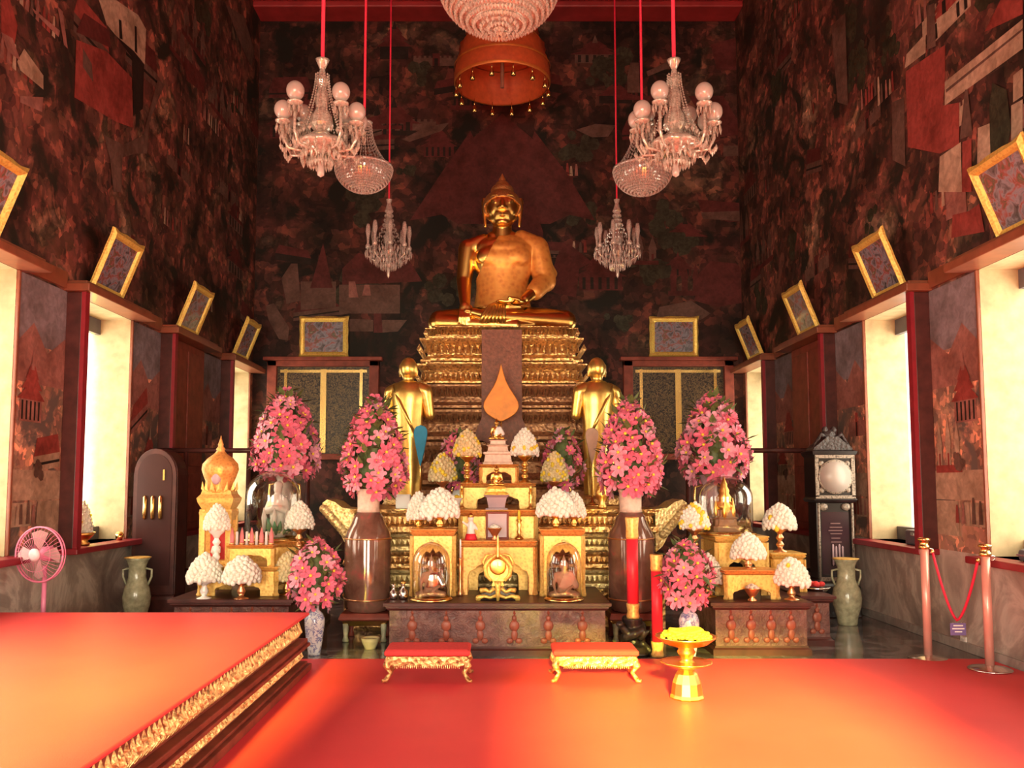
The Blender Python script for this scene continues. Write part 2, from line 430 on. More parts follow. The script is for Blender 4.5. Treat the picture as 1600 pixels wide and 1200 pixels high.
NMOT = 0
def motif(mb, side, pts, mat, layer):
    """one flat painted shape of the mural; pts in wall coordinates (along, up)"""
    global NMOT
    NMOT += 1
    e = 0.002 + layer * 0.0012 + (NMOT % 40) * 0.00003
    if side == 0: q = [(u, YB - e, v) for u, v in pts]
    else: q = [(side * (HX - e), u, v) for u, v in pts]
    mb.add(q, [tuple(range(len(q)))], mat)
def palace(mb, side, u, v, w, h, lay, cols, rng):
    lo, red, dk = cols
    def rect(x0, x1, z0, z1, m, l): motif(mb, side, [(u + x0 * w, v + z0 * h), (u + x1 * w, v + z0 * h), (u + x1 * w, v + z1 * h), (u + x0 * w, v + z1 * h)], m, l)
    k = rng.choice((0, 1, 2, 3))
    if k == 0:      # long crenellated wall with gate
        rect(0, 1, 0, .32, lo, lay)
        for i in range(9): rect(i / 9, i / 9 + .06, .32, .40, lo, lay)
        rect(.42, .58, 0, .5, red, lay + 1); rect(.46, .54, 0, .3, dk, lay + 2)
    elif k == 1:    # hall under stacked gables
        rect(.1, .9, 0, .38, lo, lay)
        for i in range(5): rect(.16 + i * .15, .22 + i * .15, .03, .34, dk, lay + 1)
        for i, s in enumerate((.5, .38, .24)):
            z = .36 + i * .17
            motif(mb, side, [(u + (.5 - s) * w, v + z * h), (u + (.5 + s) * w, v + z * h), (u + (.5 + s * .35) * w, v + (z + .22) * h), (u + (.5 - s * .35) * w, v + (z + .22) * h)], red, lay + 2 + i)
        motif(mb, side, [(u + .44 * w, v + .85 * h), (u + .56 * w, v + .85 * h), (u + .5 * w, v + 1.2 * h)], lo, lay + 5)
    elif k == 2:    # spired towers
        for i in range(3):
            x = .08 + i * .34
            rect(x, x + .18, 0, .5, lo, lay); rect(x + .06, x + .12, .08, .36, red, lay + 1)
            motif(mb, side, [(u + (x - .03) * w, v + .5 * h), (u + (x + .21) * w, v + .5 * h), (u + (x + .09) * w, v + (.95 + .2 * (i == 1)) * h)], lo, lay + 1)
        rect(0, 1, .0, .14, red, lay + 2)
    else:           # slanting roof in bird's-eye view
        d = rng.uniform(-.3, .5)
        motif(mb, side, [(u, v), (u + w, v + d * h), (u + w, v + (d + .28) * h), (u, v + .28 * h)], lo, lay)
        motif(mb, side, [(u, v + .28 * h), (u + w, v + (d + .28) * h), (u + w * .9, v + (d + .62) * h), (u + w * .1, v + .62 * h)], red, lay)
        motif(mb, side, [(u, v + .10 * h), (u + w, v + (d + .10) * h), (u + w, v + (d + .15) * h), (u, v + .15 * h)], dk, lay + 1)
def tree(mb, side, u, v, r, lay, rng, m=3):
    for _ in range(7):
        a = rng.uniform(0, 6.28); d = rng.uniform(0, r); rr = rng.uniform(.3, .55) * r
        x, z = u + d * math.cos(a), v + d * math.sin(a)
        motif(mb, side, [(x + rr * math.cos(t * .9) * rng.uniform(.8, 1.15), z + rr * math.sin(t * .9)) for t in range(7)], m, lay)
def people(mb, side, u, v, n, lay, rng):
    for i in range(n):
        x = u + i * .09 + rng.uniform(-.02, .02); h = rng.uniform(.16, .24)
        m = rng.choice((0, 4, 1, 5))
        motif(mb, side, [(x - .03, v), (x + .03, v), (x + .02, v + h * .75), (x + .012, v + h), (x - .012, v + h), (x - .02, v + h * .75)], m, lay)

def side_motifs(mb, s, rng):
    # named shapes read off the photograph
    def px(pts, m, lay): motif(mb, s, [ON_SIDE(a, b, s * HX) for a, b in pts], m, lay)
    if s < 0:
        px([(153, 0), (180, 0), (215, 24), (227, 46), (225, 101), (208, 80), (180, 56), (165, 38)], 0, 7)
        px([(184, 30), (188, 32), (190, 62), (185, 60)], 2, 8); px([(209, 40), (212, 42), (213, 84), (209, 80)], 2, 8)
        px([(180, 56), (208, 80), (224, 101), (222, 170), (208, 180), (205, 90)], 2, 6)
        px([(352, 8), (380, 25), (397, 80), (392, 105), (372, 62)], 5, 7)
        px([(25, 96), (36, 76), (66, 118), (66, 140), (30, 110)], 0, 7); px([(48, 12), (92, 48), (90, 58), (52, 20)], 4, 7)
        px([(118, 62), (165, 80), (205, 122), (207, 200), (180, 190), (115, 152)], 1, 5); px([(130, 20), (170, 48), (172, 75), (118, 50)], 6, 5)
        px([(245, 124), (256, 132), (232, 188), (228, 240), (210, 240), (190, 246), (188, 300), (176, 300), (170, 246), (160, 210), (190, 226), (222, 212)], 5, 8)
        px([(285, 85), (318, 120), (320, 148), (290, 125)], 6, 6); px([(30, 150), (66, 152), (64, 175), (30, 160)], 4, 6)
        px([(0, 0), (14, 0), (26, 40), (20, 75), (0, 50)], 1, 6); px([(0, 50), (18, 60), (30, 95), (10, 80)], 4, 7)
        px([(128, 75), (142, 100), (144, 128), (128, 105)], 5, 7); px([(88, 10), (96, 18), (104, 76), (98, 70)], 4, 8)
    else:
        px([(1478, 128), (1600, 30), (1600, 76), (1478, 165)], 0, 7); px([(1480, 140), (1600, 44), (1600, 48), (1480, 145)], 5, 8)
        px([(1418, 85), (1448, 52), (1448, 82), (1415, 107)], 0, 7); px([(1465, 30), (1494, 8), (1498, 30), (1467, 60)], 0, 7)
        px([(1450, 10), (1462, 4), (1464, 72), (1450, 78)], 5, 8)
        px([(1416, 112), (1478, 70), (1478, 130), (1474, 165), (1500, 160), (1500, 225), (1470, 240), (1420, 230)], 1, 5)
        px([(1470, 245), (1503, 222), (1505, 300), (1468, 300)], 0, 7); px([(1506, 222), (1520, 216), (1520, 300), (1505, 300)], 1, 8)
        px([(1530, 200), (1550, 192), (1552, 270), (1528, 280)], 0, 7); px([(1582, 165), (1600, 155), (1600, 232), (1582, 240)], 0, 7)
        px([(1585, 118), (1600, 106), (1600, 150), (1585, 160)], 0, 7); px([(1510, 140), (1514, 140), (1522, 210), (1502, 218)], 5, 9)
        px([(1395, 160), (1414, 152), (1416, 260), (1396, 250)], 5, 6)
        px([(1515, 330), (1532, 318), (1540, 362), (1488, 372), (1490, 336)], 1, 6); px([(1480, 300), (1510, 296), (1512, 330), (1480, 345)], 4, 5)
        px([(1553, 130), (1575, 140), (1582, 200), (1572, 252), (1550, 240), (1548, 170)], 3, 9)
        px([(1300, 40), (1322, 20), (1326, 165), (1310, 160)], 5, 6); px([(1565, 0), (1600, 0), (1600, 22), (1540, 50)], 1, 6)
    for i in range(46):      # further painted buildings, trees and crowds up the wall
        u = rng.uniform(1.5, 14.2); v = rng.uniform(3.9, 9.2)
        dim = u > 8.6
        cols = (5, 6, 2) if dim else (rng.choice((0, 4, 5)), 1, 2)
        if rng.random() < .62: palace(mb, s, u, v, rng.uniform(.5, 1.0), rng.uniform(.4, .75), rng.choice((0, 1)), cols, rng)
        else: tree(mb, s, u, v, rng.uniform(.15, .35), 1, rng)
    for i in range(16): people(mb, s, rng.uniform(1.5, 14), rng.uniform(3.8, 8.5), rng.randint(3, 8), 3, rng)
def pier_motifs(mb, s, rng):
    for f in FARS:
        a, b = f + .06, f + 2.35 - WW - .06
        if b > YB - .1: continue
        w = b - a
        motif(mb, s, [(a, 2.75), (b, 2.75), (b, HEAD), (a, HEAD)], 7, 0)
        motif(mb, s, [(a, 2.75), (a + w * .3, 2.95), (a + w * .6, 2.7), (b, 2.9), (b, 2.4), (a, 2.4)], 4, 1)
        palace(mb, s, a + .02, 2.05, w * .55, .55, 3, (4, 1, 2), rng); palace(mb, s, a + w * .4, 1.6, w * .55, .5, 4, (0, 1, 2), rng)
        motif(mb, s, [(a, 1.35), (b, 1.35), (b, 1.62), (a, 1.62)], 0, 2); motif(mb, s, [(a, 1.12), (a + w * .4, 1.12), (a + w * .4, 1.33), (a, 1.33)], 0, 2)
        motif(mb, s, [(a + w * .52, 1.02), (b, 1.02), (b, 1.34), (a + w * .52, 1.34)], 0, 2)
        tree(mb, s, a + w * .5, 1.66, .11, 6, rng, 5)
        people(mb, s, a + .08, 1.14, 5, 8, rng)

def side_wall(s, name):
    mb = MB()
    ys = [YF] + sorted([f - WW for f in FARS] + FARS) + [YB]
    x0, x1 = s * HX, s * (HX + TH)
    for i in range(len(ys) - 1):
        hole = i % 2 == 1
        y0, y1 = ys[i], ys[i + 1]
        for (z0, z1, low) in ((0, SILL, 2), (SILL, HEAD, 1), (HEAD, HZ, 0)):
            if hole and low == 1: continue
            n = len(mb.f)
            mb.span(x0, x1, y0, y1, z0, z1, 0)
            for k in range(n, n + 6):
                f = mb.f[k]
                nx = [mb.v[j][0] for j in f]
                if max(nx) - min(nx) > 1e-4: mb.m[k] = 10          # reveals
                else: mb.m[k] = {0: 8, 1: 9, 2: 11}[low]
    rng = random.Random(5 if s < 0 else 9)
    side_motifs(mb, s, rng); pier_motifs(mb, s, rng)
    return struct(mb.build(name, PAINTS + [M['mural'], M['murallow'], M['plaster'], M['dado']]))
side_wall(-1, 'wall_left'); side_wall(1, 'wall_right')

def back_wall():
    mb = MB()
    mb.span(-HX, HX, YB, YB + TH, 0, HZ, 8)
    rng = random.Random(21)
    def px(pts, m, lay): motif(mb, 0, [(P(a, b, YB).x, P(a, b, YB).z) for a, b in pts], m, lay)
    px([(690, 335), (690, 270), (740, 215), (785, 178), (830, 215), (885, 270), (890, 335), (860, 350), (715, 350)], 6, 4)
    px([(640, 345), (690, 270), (735, 205), (740, 215), (692, 335)], 6, 5); px([(930, 345), (885, 270), (835, 205), (832, 215), (886, 335)], 6, 5)
    px([(628, 218), (668, 198), (702, 192), (690, 205), (640, 222)], 5, 6); px([(900, 203), (930, 194), (962, 196), (950, 214), (925, 215)], 5, 6)
    px([(542, 498), (583, 500), (583, 518), (540, 518)], 5, 6); px([(597, 500), (636, 500), (622, 518), (597, 520)], 5, 6); px([(584, 490), (596, 490), (598, 520), (584, 520)], 6, 7)
    px([(415, 478), (428, 474), (452, 512), (450, 532), (436, 530), (420, 500)], 5, 6)
    px([(440, 435), (455, 412), (465, 412), (470, 470), (448, 475)], 5, 6)
    px([(485, 450), (505, 380), (520, 450)], 6, 6); px([(470, 440), (525, 440), (525, 480), (470, 485)], 5, 5)
    px([(535, 420), (560, 395), (600, 410), (640, 408), (660, 440), (535, 445)], 6, 6); px([(530, 445), (625, 445), (625, 490), (530, 490)], 5, 5)
    px([(545, 440), (555, 440), (560, 465), (545, 465)], 4, 7); px([(570, 445), (577, 445), (580, 462), (566, 462)], 4, 7)
    px([(855, 455), (870, 400), (888, 380), (925, 410), (905, 420), (900, 465)], 6, 6)
    px([(1090, 430), (1110, 408), (1150, 412), (1178, 440), (1180, 470), (1120, 480), (1085, 470)], 6, 6)
    px([(1090, 312), (1165, 318), (1160, 345), (1140, 348), (1095, 330)], 6, 5); px([(1150, 330), (1165, 330), (1160, 346), (1098, 342), (1095, 332)], 5, 6)
    px([(1030, 480), (1080, 470), (1110, 490), (1095, 500), (1025, 500)], 5, 6); px([(1130, 228), (1175, 228), (1175, 243), (1130, 245)], 5, 6)
    px([(980, 120), (985, 98), (998, 98), (1000, 145), (980, 145)], 5, 5); px([(1010, 112), (1055, 92), (1055, 102), (1012, 120)], 5, 6)
    px([(1110, 70), (1165, 55), (1175, 110), (1120, 110)], 6, 5); px([(1075, 150), (1130, 150), (1165, 210), (1120, 215)], 6, 4)
    for i in range(60):
        u = rng.uniform(-4.1, 3.4); v = rng.uniform(4.2, 9.2)
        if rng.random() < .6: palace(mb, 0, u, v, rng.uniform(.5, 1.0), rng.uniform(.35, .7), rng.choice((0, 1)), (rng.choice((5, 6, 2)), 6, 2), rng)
        else: tree(mb, 0, u, v, rng.uniform(.15, .4), 2, rng, 3)
    for i in range(4): people(mb, 0, rng.uniform(-4, 3.6), rng.uniform(4, 8), rng.randint(3, 7), 3, rng)
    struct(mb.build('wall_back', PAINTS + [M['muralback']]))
back_wall()
# front wall behind the camera, unseen; its two doorways placed to shape the sun patches
DOORS = [(-2.95, 2.0), (0.95, 2.2)]
mb = MB(); xs = [-HX]
for c, w in DOORS: xs += [c - w / 2, c + w / 2]
xs.append(HX)
for i in range(len(xs) - 1):
    if i % 2 == 0: mb.span(xs[i], xs[i + 1], YF - TH, YF, 0, HZ)
    else: mb.span(xs[i], xs[i + 1], YF - TH, YF, 3.9, HZ)
struct(mb.build('wall_front', M['mural']))

# cornice band over the windows, skirting, red beam
for s, nm in ((-1, 'left'), (1, 'right')):
    mb = MB()
    for i, f in enumerate(FARS):
        a = f - WW - .12; b0 = FARS[i - 1] + .12 if i else YF
        mb.span(s * (HX - .03), s * HX, b0, a, HEAD + .02, HEAD + .18)
    mb.span(s * (HX - .03), s * HX, FARS[-1] + .12, YB, HEAD + .02, HEAD + .18)
    struct(mb.build('trim_1' if s < 0 else 'trim_2', M['orangewood']))
    struct(MB().span(s * (HX - .025), s * HX, YF, YB, 0, .085).build('baseboard_' + nm, M['baseboard'], bevel=.006))
struct(MB().span(-HX, HX, YB - .5, YB - .002, PZ(10, YB - .5), HZ - .002).build('trim_3', M['beam'], bevel=.02))
struct(MB().span(-HX, HX, YB - .03, YB, 0, .085).build('baseboard_back', M['baseboard']))

# side windows: projecting wooden surround, sill, closed or open shutters
WN = 0
def window(s, f, closed):
    global WN
    WN += 1
    n = f - WW
    X = lambda d: s * (HX - d)
    mb = MB()
    mb.span(X(0), X(.15), n - .07, n, SILL, HEAD, 0)                      # near post
    mb.span(X(0), X(.03), f, f + .03, SILL, HEAD, 1)                   # far post
    mb.span(X(0), X(.25), n - .14, f + .12, HEAD, HEAD + .075, 1)            # head board
    mb.span(X(0), X(.21), n - .10, f + .08, HEAD + .075, HEAD + .11, 1)
    w = struct(mb.build('window_%d' % WN, [M['darkwood'], M['orangewood']], bevel=.008))
    MB().span(X(.15), X(.19), n - .075, n + .01, SILL, HEAD).build('post_edge', M['crimson'], w)
    MB().span(X(-.30), X(.20), n - .08, f + .06, SILL - .06, SILL).build('window_sill', M['crimson'], w, bevel=.01)
    if closed:
        sh = MB()
        sh.span(X(.05), X(.01), n, f, SILL, HEAD, 0)
        for k in (0, 1):
            a = n + .05 + k * (WW / 2); b = a + WW / 2 - .1
            for (z0, z1) in ((SILL + .1, SILL + .75), (SILL + .85, HEAD - .1)): sh.span(X(.065), X(.04), a, b, z0, z1, 0)
        sh.build('shutter', M['redwood'], w, bevel=.01)
    else:
        MB().span(X(-.40), X(-.34), n, f, HEAD - .17, HEAD).build('window_header', M['grey'], w)
        MB().span(X(-.40), X(-.28), n, f, SILL, SILL + .14).build('window_rail', M['grey'], w)
OPEN = []
for s in (-1, 1):
    for i, f in enumerate(FARS):
        closed = (i == 6) or (i == 1)
        window(s, f, closed)
        if not closed: OPEN.append((s, f))
# back windows with lacquered shutters
for k, (x0, x1, i0, i1) in enumerate(((418, 592, 447, 573), (974, 1146, 995, 1113))):
    WN += 1
    Y = YB
    zt, zb = PZ(565, Y), PZ(704, Y)
    a, b = PX(x0, Y) , PX(x1, Y)
    t = .16
    mb = MB()
    mb.span(a, a + t, Y - .14, Y, zb - .1, zt); mb.span(b - t, b, Y - .14, Y, zb - .1, zt); mb.span(a, b, Y - .14, Y, zt - t * .6, zt)
    mb.span(a - .06, b + .06, Y - .2, Y, zt, zt + .06); mb.span(a, b, Y - .16, Y, zb - .16, zb - .06)
    w = struct(mb.build('window_%d' % WN, M['redwood'], bevel=.01))
    mid = (a + b) / 2
    for (p, q) in ((a + t, mid), (mid, b - t)):
        sh = MB(); sh.span(p, q, Y - .06, Y - .01, zb - .06, zt - .1, 0)
        shutter = sh.build('shutter', M['doorlacquer'], w)
        g = MB(); 
        for (u0, u1) in ((p + .12 * (p < mid - .01), p + .12 * (p < mid - .01) + .05), (q - .05 - .12 * (q > mid + .01), q - .12 * (q > mid + .01))): g.span(u0, u1, Y - .075, Y - .05, zb - .04, zt - .14)
        g.span(p + .05, q - .05, Y - .07, Y - .05, zt - .2, zt - .15)
        g.build('gilt_edge', M['brass'], shutter)

# ------------------------------------------------------------------ red carpet
tag(MB().span(-4.15, 4.15, YF + .02, 7.46, 0, .018).build('red_carpet', M['carpet']), 'wide red carpet covering the hall floor up to the altar', 'carpet')

# carpeted platform
PXR = -1.55
t = thing('carpeted_platform', 'low two-tier wooden platform topped with red carpet, carved gilt side', 'platform', (-2.8, 3.2, .018))
x0, y0, y1 = -4.13 + 2.8, YF + .3 - 3.2, 7.0 - 3.2
xr = PXR + 2.8
mb = MB()
mb.span(x0, xr + .06, y0, y1 + .05, 0, .05); mb.span(x0, xr + .03, y0, y1 + .03, .05, .07)
mb.span(x0, xr - .02, y0, y1 - .02, .07, .19); mb.span(x0, xr + .05, y0, y1 + .04, .19, .215)
mb.span(x0, xr + .03, y0, y1 + .03, .215, .25)
mb.span(x0, xr - .03, y0, y1 - .03, .25, .41); mb.span(x0, xr, y0, y1, .41, .43)
mb.build('plinth', M['redwood'], t, bevel=.006)
def leaf_row(mb, x, y0, y1, z, h, step, out):
    y = y0
    while y < y1:
        mb.add([(x, y, z), (x, y + step * .8, z), (x, y + step * .55, z + h), (x, y + step * .2, z + h * .75), (x + out, y + step * .4, z + h * .35)], [(0, 1, 4), (1, 2, 4), (2, 3, 4), (3, 0, 4)])
        y += step
mb = MB(); leaf_row(mb, xr - .02, y0, y1 - .03, .08, .10, .05, .03); mb.build('carved_band', M['carvedgold'], t)
mb = MB(); leaf_row(mb, xr - .03, y0, y1 - .04, .265, .13, .06, .035); mb.build('carved_band', M['carvedgold'], t)
mb = MB()
mb.span(x0, xr + .04, y0, y1 + .03, .43, .452)
mb.build('carpet_top', M['carpet'], t, bevel=.008)
# ================================================================== BUDDHA, PEDESTAL, DISCIPLES
# stepped gilt pedestal
PY0, PYC = 11.2, 12.35
t = thing('pedestal', 'tall stepped gilt carved pedestal carrying the big golden Buddha', 'pedestal', (PX(784, PY0), PYC, 0))
hy = PYC - PY0
def zz(py): return PZ(py, PY0 + .15)
def tier(name, z0, z1, hx, hyy, prof, mat, petals=None):
    mb = MB()
    mb.rings([(o, z0 + (z1 - z0) * k) for o, k in prof], hx, hyy, (0, 0, 0), 0, notch=.14)
    if petals:
        n, ph, po, zf = petals
        z = z0 + (z1 - z0) * zf
        for side in range(3):
            L = 2 * (hx if side == 0 else hyy)
            k = int(n * L / (2 * hx))
            for i in range(k):
                u = -L / 2 + (i + .5) * L / k; w = L / k * .42
                if side == 0: q = [(u - w, -hyy - po * .2, z), (u + w, -hyy - po * .2, z), (u + w * .6, -hyy - po * .6, z + ph * .7), (u, -hyy - po, z + ph), (u - w * .6, -hyy - po * .6, z + ph * .7), (u, -hyy - po * 1.6, z + ph * .45)]
                else:
                    sgn = -1 if side == 1 else 1
                    q = [(sgn * (hx + po * .2), u - w, z), (sgn * (hx + po * .2), u + w, z), (sgn * (hx + po * .6), u + w * .6, z + ph * .7), (sgn * (hx + po), u, z + ph), (sgn * (hx + po * .6), u - w * .6, z + ph * .7), (sgn * (hx + po * 1.6), u, z + ph * .45)]
                mb.add(q, [(0, 1, 5), (1, 2, 5), (2, 3, 5), (3, 4, 5), (4, 0, 5)])
    return mb.build(name, mat, t)
wpx = lambda n: n * PY0 / F / 2
mould = [(0, 0), (.05, .05), (.05, .14), (0, .2), (-.04, .3), (-.05, .55), (-.02, .7), (.03, .8), (.06, .9), (.06, .97), (0, 1)]
zb = [0, zz(760), zz(690), zz(640), zz(601), zz(566), zz(525), zz(509)]
tier('base_tier', 0, zb[1], wpx(300), hy, mould, M['carveddim'])
tier('tier', zb[1], zb[2], wpx(288), hy - .02, mould, M['carveddim'], (30, .12, .05, .55))
tier('tier', zb[2], zb[3], wpx(278), hy - .05, mould, M['carveddim'], (34, .10, .05, .6))
tier('tier', zb[3], zb[4], wpx(268), hy - .09, mould, M['carveddim'], (30, .12, .05, .5))
tier('tier', zb[4], zb[5], wpx(260), hy - .13, mould, M['carvedgold'], (32, .10, .05, .2))
tier('tier', zb[5], zb[6], wpx(250), hy - .16, mould, M['carvedgold'], (26, .13, .06, .35))
tier('lotus_top', zb[6], zb[7], wpx(234), hy - .22, mould, M['carvedgold'], (40, .09, .05, .1))
mb = MB()
xw = .26
mb.prism([(-xw, zz(690)), (-xw * 1.5, zz(690) - .02), (-xw, zz(655)), (-xw, zz(520)), (xw, zz(520)), (xw, zz(655)), (xw * 1.5, zz(690) - .02), (xw, zz(690)), (0, zz(700))], -hy - .10, -hy + .25)
mb.build('hanging_panel', plain('brown_brocade', (0.20, 0.065, 0.035), 0.5, 0.1, 0.35, 30, bump=.4), t)

# ---- the Buddha: built in units of one photograph pixel at its own distance, then scaled
BY = 12.2
u = BY / F * 1.012
seat = zb[7] + .002
t = thing('buddha_statue', 'large polished golden seated Buddha with orange brocade robe over one shoulder', 'statue', (PX(785, BY), BY, seat))
def remap(p):
    x, y, z = p
    if z > 161: return (x * 1.12, y * 1.08, 170 + (z - 162) * 1.12)
    if z > 60: return (x, y, 60 + (z - 60) * 1.078)
    return p
sc = lambda *p: tuple(a * u for a in p)
def C(mb, a, b, ra, rb): mb.cap(sc(*remap(a)), sc(*remap(b)), ra * u * (1.1 if a[2] > 174 else 1), rb * u * (1.1 if b[2] > 174 else 1))
def E(mb, c, r, raw=False):
    k = 1.12 if (c[2] > 161 and not raw) else 1
    mb.ell(sc(*(c if raw else remap(c))), sc(*[q * k for q in r]), 0, 24, 16)
body = MB()
# legs folded in half lotus
C(body, (-34, 8, 24), (-96, -26, 19), 25, 17); C(body, (34, 8, 24), (96, -26, 19), 25, 17)
C(body, (-99, -30, 15), (20, -52, 8), 15, 8.5); C(body, (99, -30, 17), (-18, -56, 21), 14, 8.5)
C(body, (-18, -56, 21), (-44, -48, 29), 8, 6); C(body, (20, -52, 8), (46, -46, 10), 7, 5)
for k in range(5): C(body, (-44 - k * .5, -50 + k * 3.0, 30 + k * .5), (-55 + k * 1.2, -49 + k * 3.2, 31.5 + k * .3), 2.6 - .25 * k, 2.0 - .2 * k)
E(body, (0, 6, 29), (52, 30, 24))
# trunk
E(body, (0, 4, 52), (42, 27, 30)); E(body, (0, 2, 82), (36, 23, 34)); E(body, (0, 0, 114), (47, 26, 36)); E(body, (0, 2, 134), (50, 21, 20))
E(body, (-20, -16, 118), (21, 9, 15)); E(body, (20, -16, 118), (21, 9, 15))
C(body, (-30, 2, 146), (-52, 3, 134), 11, 15); C(body, (30, 2, 146), (52, 3, 134), 11, 15)
C(body, (0, 2, 140), (0, -1, 172), 17, 14.5); C(body, (-14, 2, 148), (14, 2, 148), 13, 13)
# his right arm reaches down over the knee, palm inwards
C(body, (-54, 3, 134), (-60, 0, 86), 15.5, 12); C(body, (-60, 0, 86), (-57, -34, 44), 12, 8)
E(body, (-57, -41, 36), (9, 5.5, 11))
for k, (dx, L) in enumerate(((-7.2, 17), (-2.5, 20), (2.2, 21), (6.6, 18))):
    C(body, (-57 + dx, -45, 30), (-57 + dx * 1.08, -50, 21), 2.9, 2.5); C(body, (-57 + dx * 1.08, -50, 21), (-57 + dx * 1.1, -49, 30 - L), 2.5, 1.9)
C(body, (-49, -43, 38), (-44, -49, 28), 3.3, 2.4)
# his left arm, hand resting palm up in the lap
C(body, (54, 3, 134), (66, 2, 84), 15.5, 12.5); C(body, (66, 2, 84), (34, -38, 50), 12, 8)
E(body, (22, -44, 45), (13, 9, 5.5))
for k, (dy, L) in enumerate(((-9, 19), (-4.4, 22), (0.4, 22), (4.8, 18))):
    C(body, (14, -45 + dy, 44.5), (14 - L * .5, -46 + dy, 44), 2.9, 2.5); C(body, (14 - L * .5, -46 + dy, 44), (14 - L, -46 + dy, 45.5), 2.5, 1.9)
C(body, (24, -52, 47), (10, -56, 49.5), 3.2, 2.4)
# head: skull, cheeks, chin, features
E(body, (0, -1, 193), (24.5, 26, 25)); E(body, (0, -7, 180), (19.5, 18, 18)); E(body, (0, -14, 168.5), (10.5, 9.5, 6.5))
E(body, (-11, -15, 184), (8.5, 8, 9)); E(body, (11, -15, 184), (8.5, 8, 9))
C(body, (0, -24, 200), (0, -30.5, 186.5), 2.6, 3.4); E(body, (-3.6, -27.5, 186), (2.8, 3, 2.2)); E(body, (3.6, -27.5, 186), (2.8, 3, 2.2))
for s in (-1, 1):
    br = [(s * 2.5, -25.2, 200), (s * 7.5, -25.0, 204.5), (s * 13.5, -22, 204.5), (s * 19, -16.5, 199.5)]
    for a, b in zip(br, br[1:]): C(body, a, b, 1.5, 1.3)
    E(body, (s * 9.6, -21.8, 196.3), (6.6, 4.2, 3.4))
    C(body, (s * 4.2, -24.4, 194.6), (s * 10, -25.8, 193.4), .9, 1.0); C(body, (s * 10, -25.8, 193.4), (s * 15.5, -21.6, 195), 1.0, .8)
    C(body, (0, -26.2, 178.6), (s * 6.2, -24.6, 179.6), 1.5, 1.0); C(body, (s * 6.2, -24.6, 179.6), (s * 9, -22.6, 181), 1.0, .7)
    C(body, (0, -26.0, 175.6), (s * 5.4, -24.2, 177.2), 1.9, 1.1)
    # long ears
    C(body, (s * 25.5, 1, 205), (s * 26.5, 0, 192), 3.4, 3.0); C(body, (s * 26.5, 0, 192), (s * 24, -2, 166), 2.8, 2.4); C(body, (s * 26, 0, 206), (s * 29, 3, 201), 2, 1.6)
    C(body, (s * 28.5, 3, 203), (s * 27.5, 2, 186), 1.6, 1.4)
blob('body', body, M['gold'], t, 1.15 * u, 5)
hair = MB()
E(hair, (0, 4, 207), (30.5, 34, 27), True); E(hair, (0, 5, 233), (17.5, 17.5, 12), True); E(hair, (0, 5, 243), (10, 10, 7), True)
def hairkeep(c):
    x, y, z = c.x / u, c.y / u, c.z / u
    return z > 190 and (y > -9 or z > 214.5 - .012 * x * x)
h = blob('hair', hair, M['goldhair'], t, 1.3 * u, 3, hairkeep, .02)
MB().lathe([(6 * u, 247 * u), (7 * u, 249 * u), (5 * u, 251 * u), (5.5 * u, 253 * u), (3.5 * u, 256 * u), (2 * u, 259 * u), (0, 263 * u)], 16, (0, 5 * u, 0)).build('flame_finial', M['goldhair'], t)
rb = MB()
def ER(c, r): rb.ell(sc(*remap(c)), sc(*[a + 2.4 for a in r]), 0, 24, 16)
for k in range(16):
    z = 46 + k * 5.6; q = k / 15
    rx = 42 - 4.5 * math.sin(PI * min(1, q * 1.4)) + 8 * max(0, q - .5) * 2; ry = 26.5 - 3 * math.sin(PI * q)
    ER((0, 4 - 3 * q, z), (rx + .5, ry - .5, 14))
ER((0, 0, 118), (46, 25, 34)); ER((0, 2, 134), (50, 21, 20)); ER((20, -16, 118), (21, 9, 15)); ER((-20, -16, 118), (21, 9, 15))
C(rb, (30, 2, 148), (54, 3, 135), 14, 18); C(rb, (54, 3, 135), (67, 2, 86), 18.5, 17); C(rb, (62, 4, 112), (78, 6, 98), 14, 8); C(rb, (67, 2, 88), (50, -20, 66), 16, 13)
def robekeep(c):
    x, y, z = c.x / u, c.y / u, c.z / u
    if z > 60: z = 60 + (z - 60) / 1.078
    edge = -.56 * (166 - z) + 4
    if y > 8: edge = -20 - .1 * (166 - z)
    return x > edge and z > 44 and not (z > 158 and x < 16)
blob('robe', rb, carved('orange_brocade', (0.80, 0.34, 0.07), (0.62, 0.20, 0.04), 14, 0.45, 0.4, 0.2, 0.006), t, 1.5 * u, 14, robekeep, .018)
# sash fold hanging over the ankles and the gold hem at the waist
mb = MB()
for i in range(7):
    x = -20 + i * 5.2
    mb.tube([sc(x * .4 + 2, -30, 48), sc(x * .7 - 6, -52, 37), sc(x - 9, -69, 20), sc(x * 1.15 - 10, -66, 9)], [2.6 * u, 3.2 * u, 3.0 * u, 2.2 * u], 8)
mb.build('sash', M['goldleaf'], t)

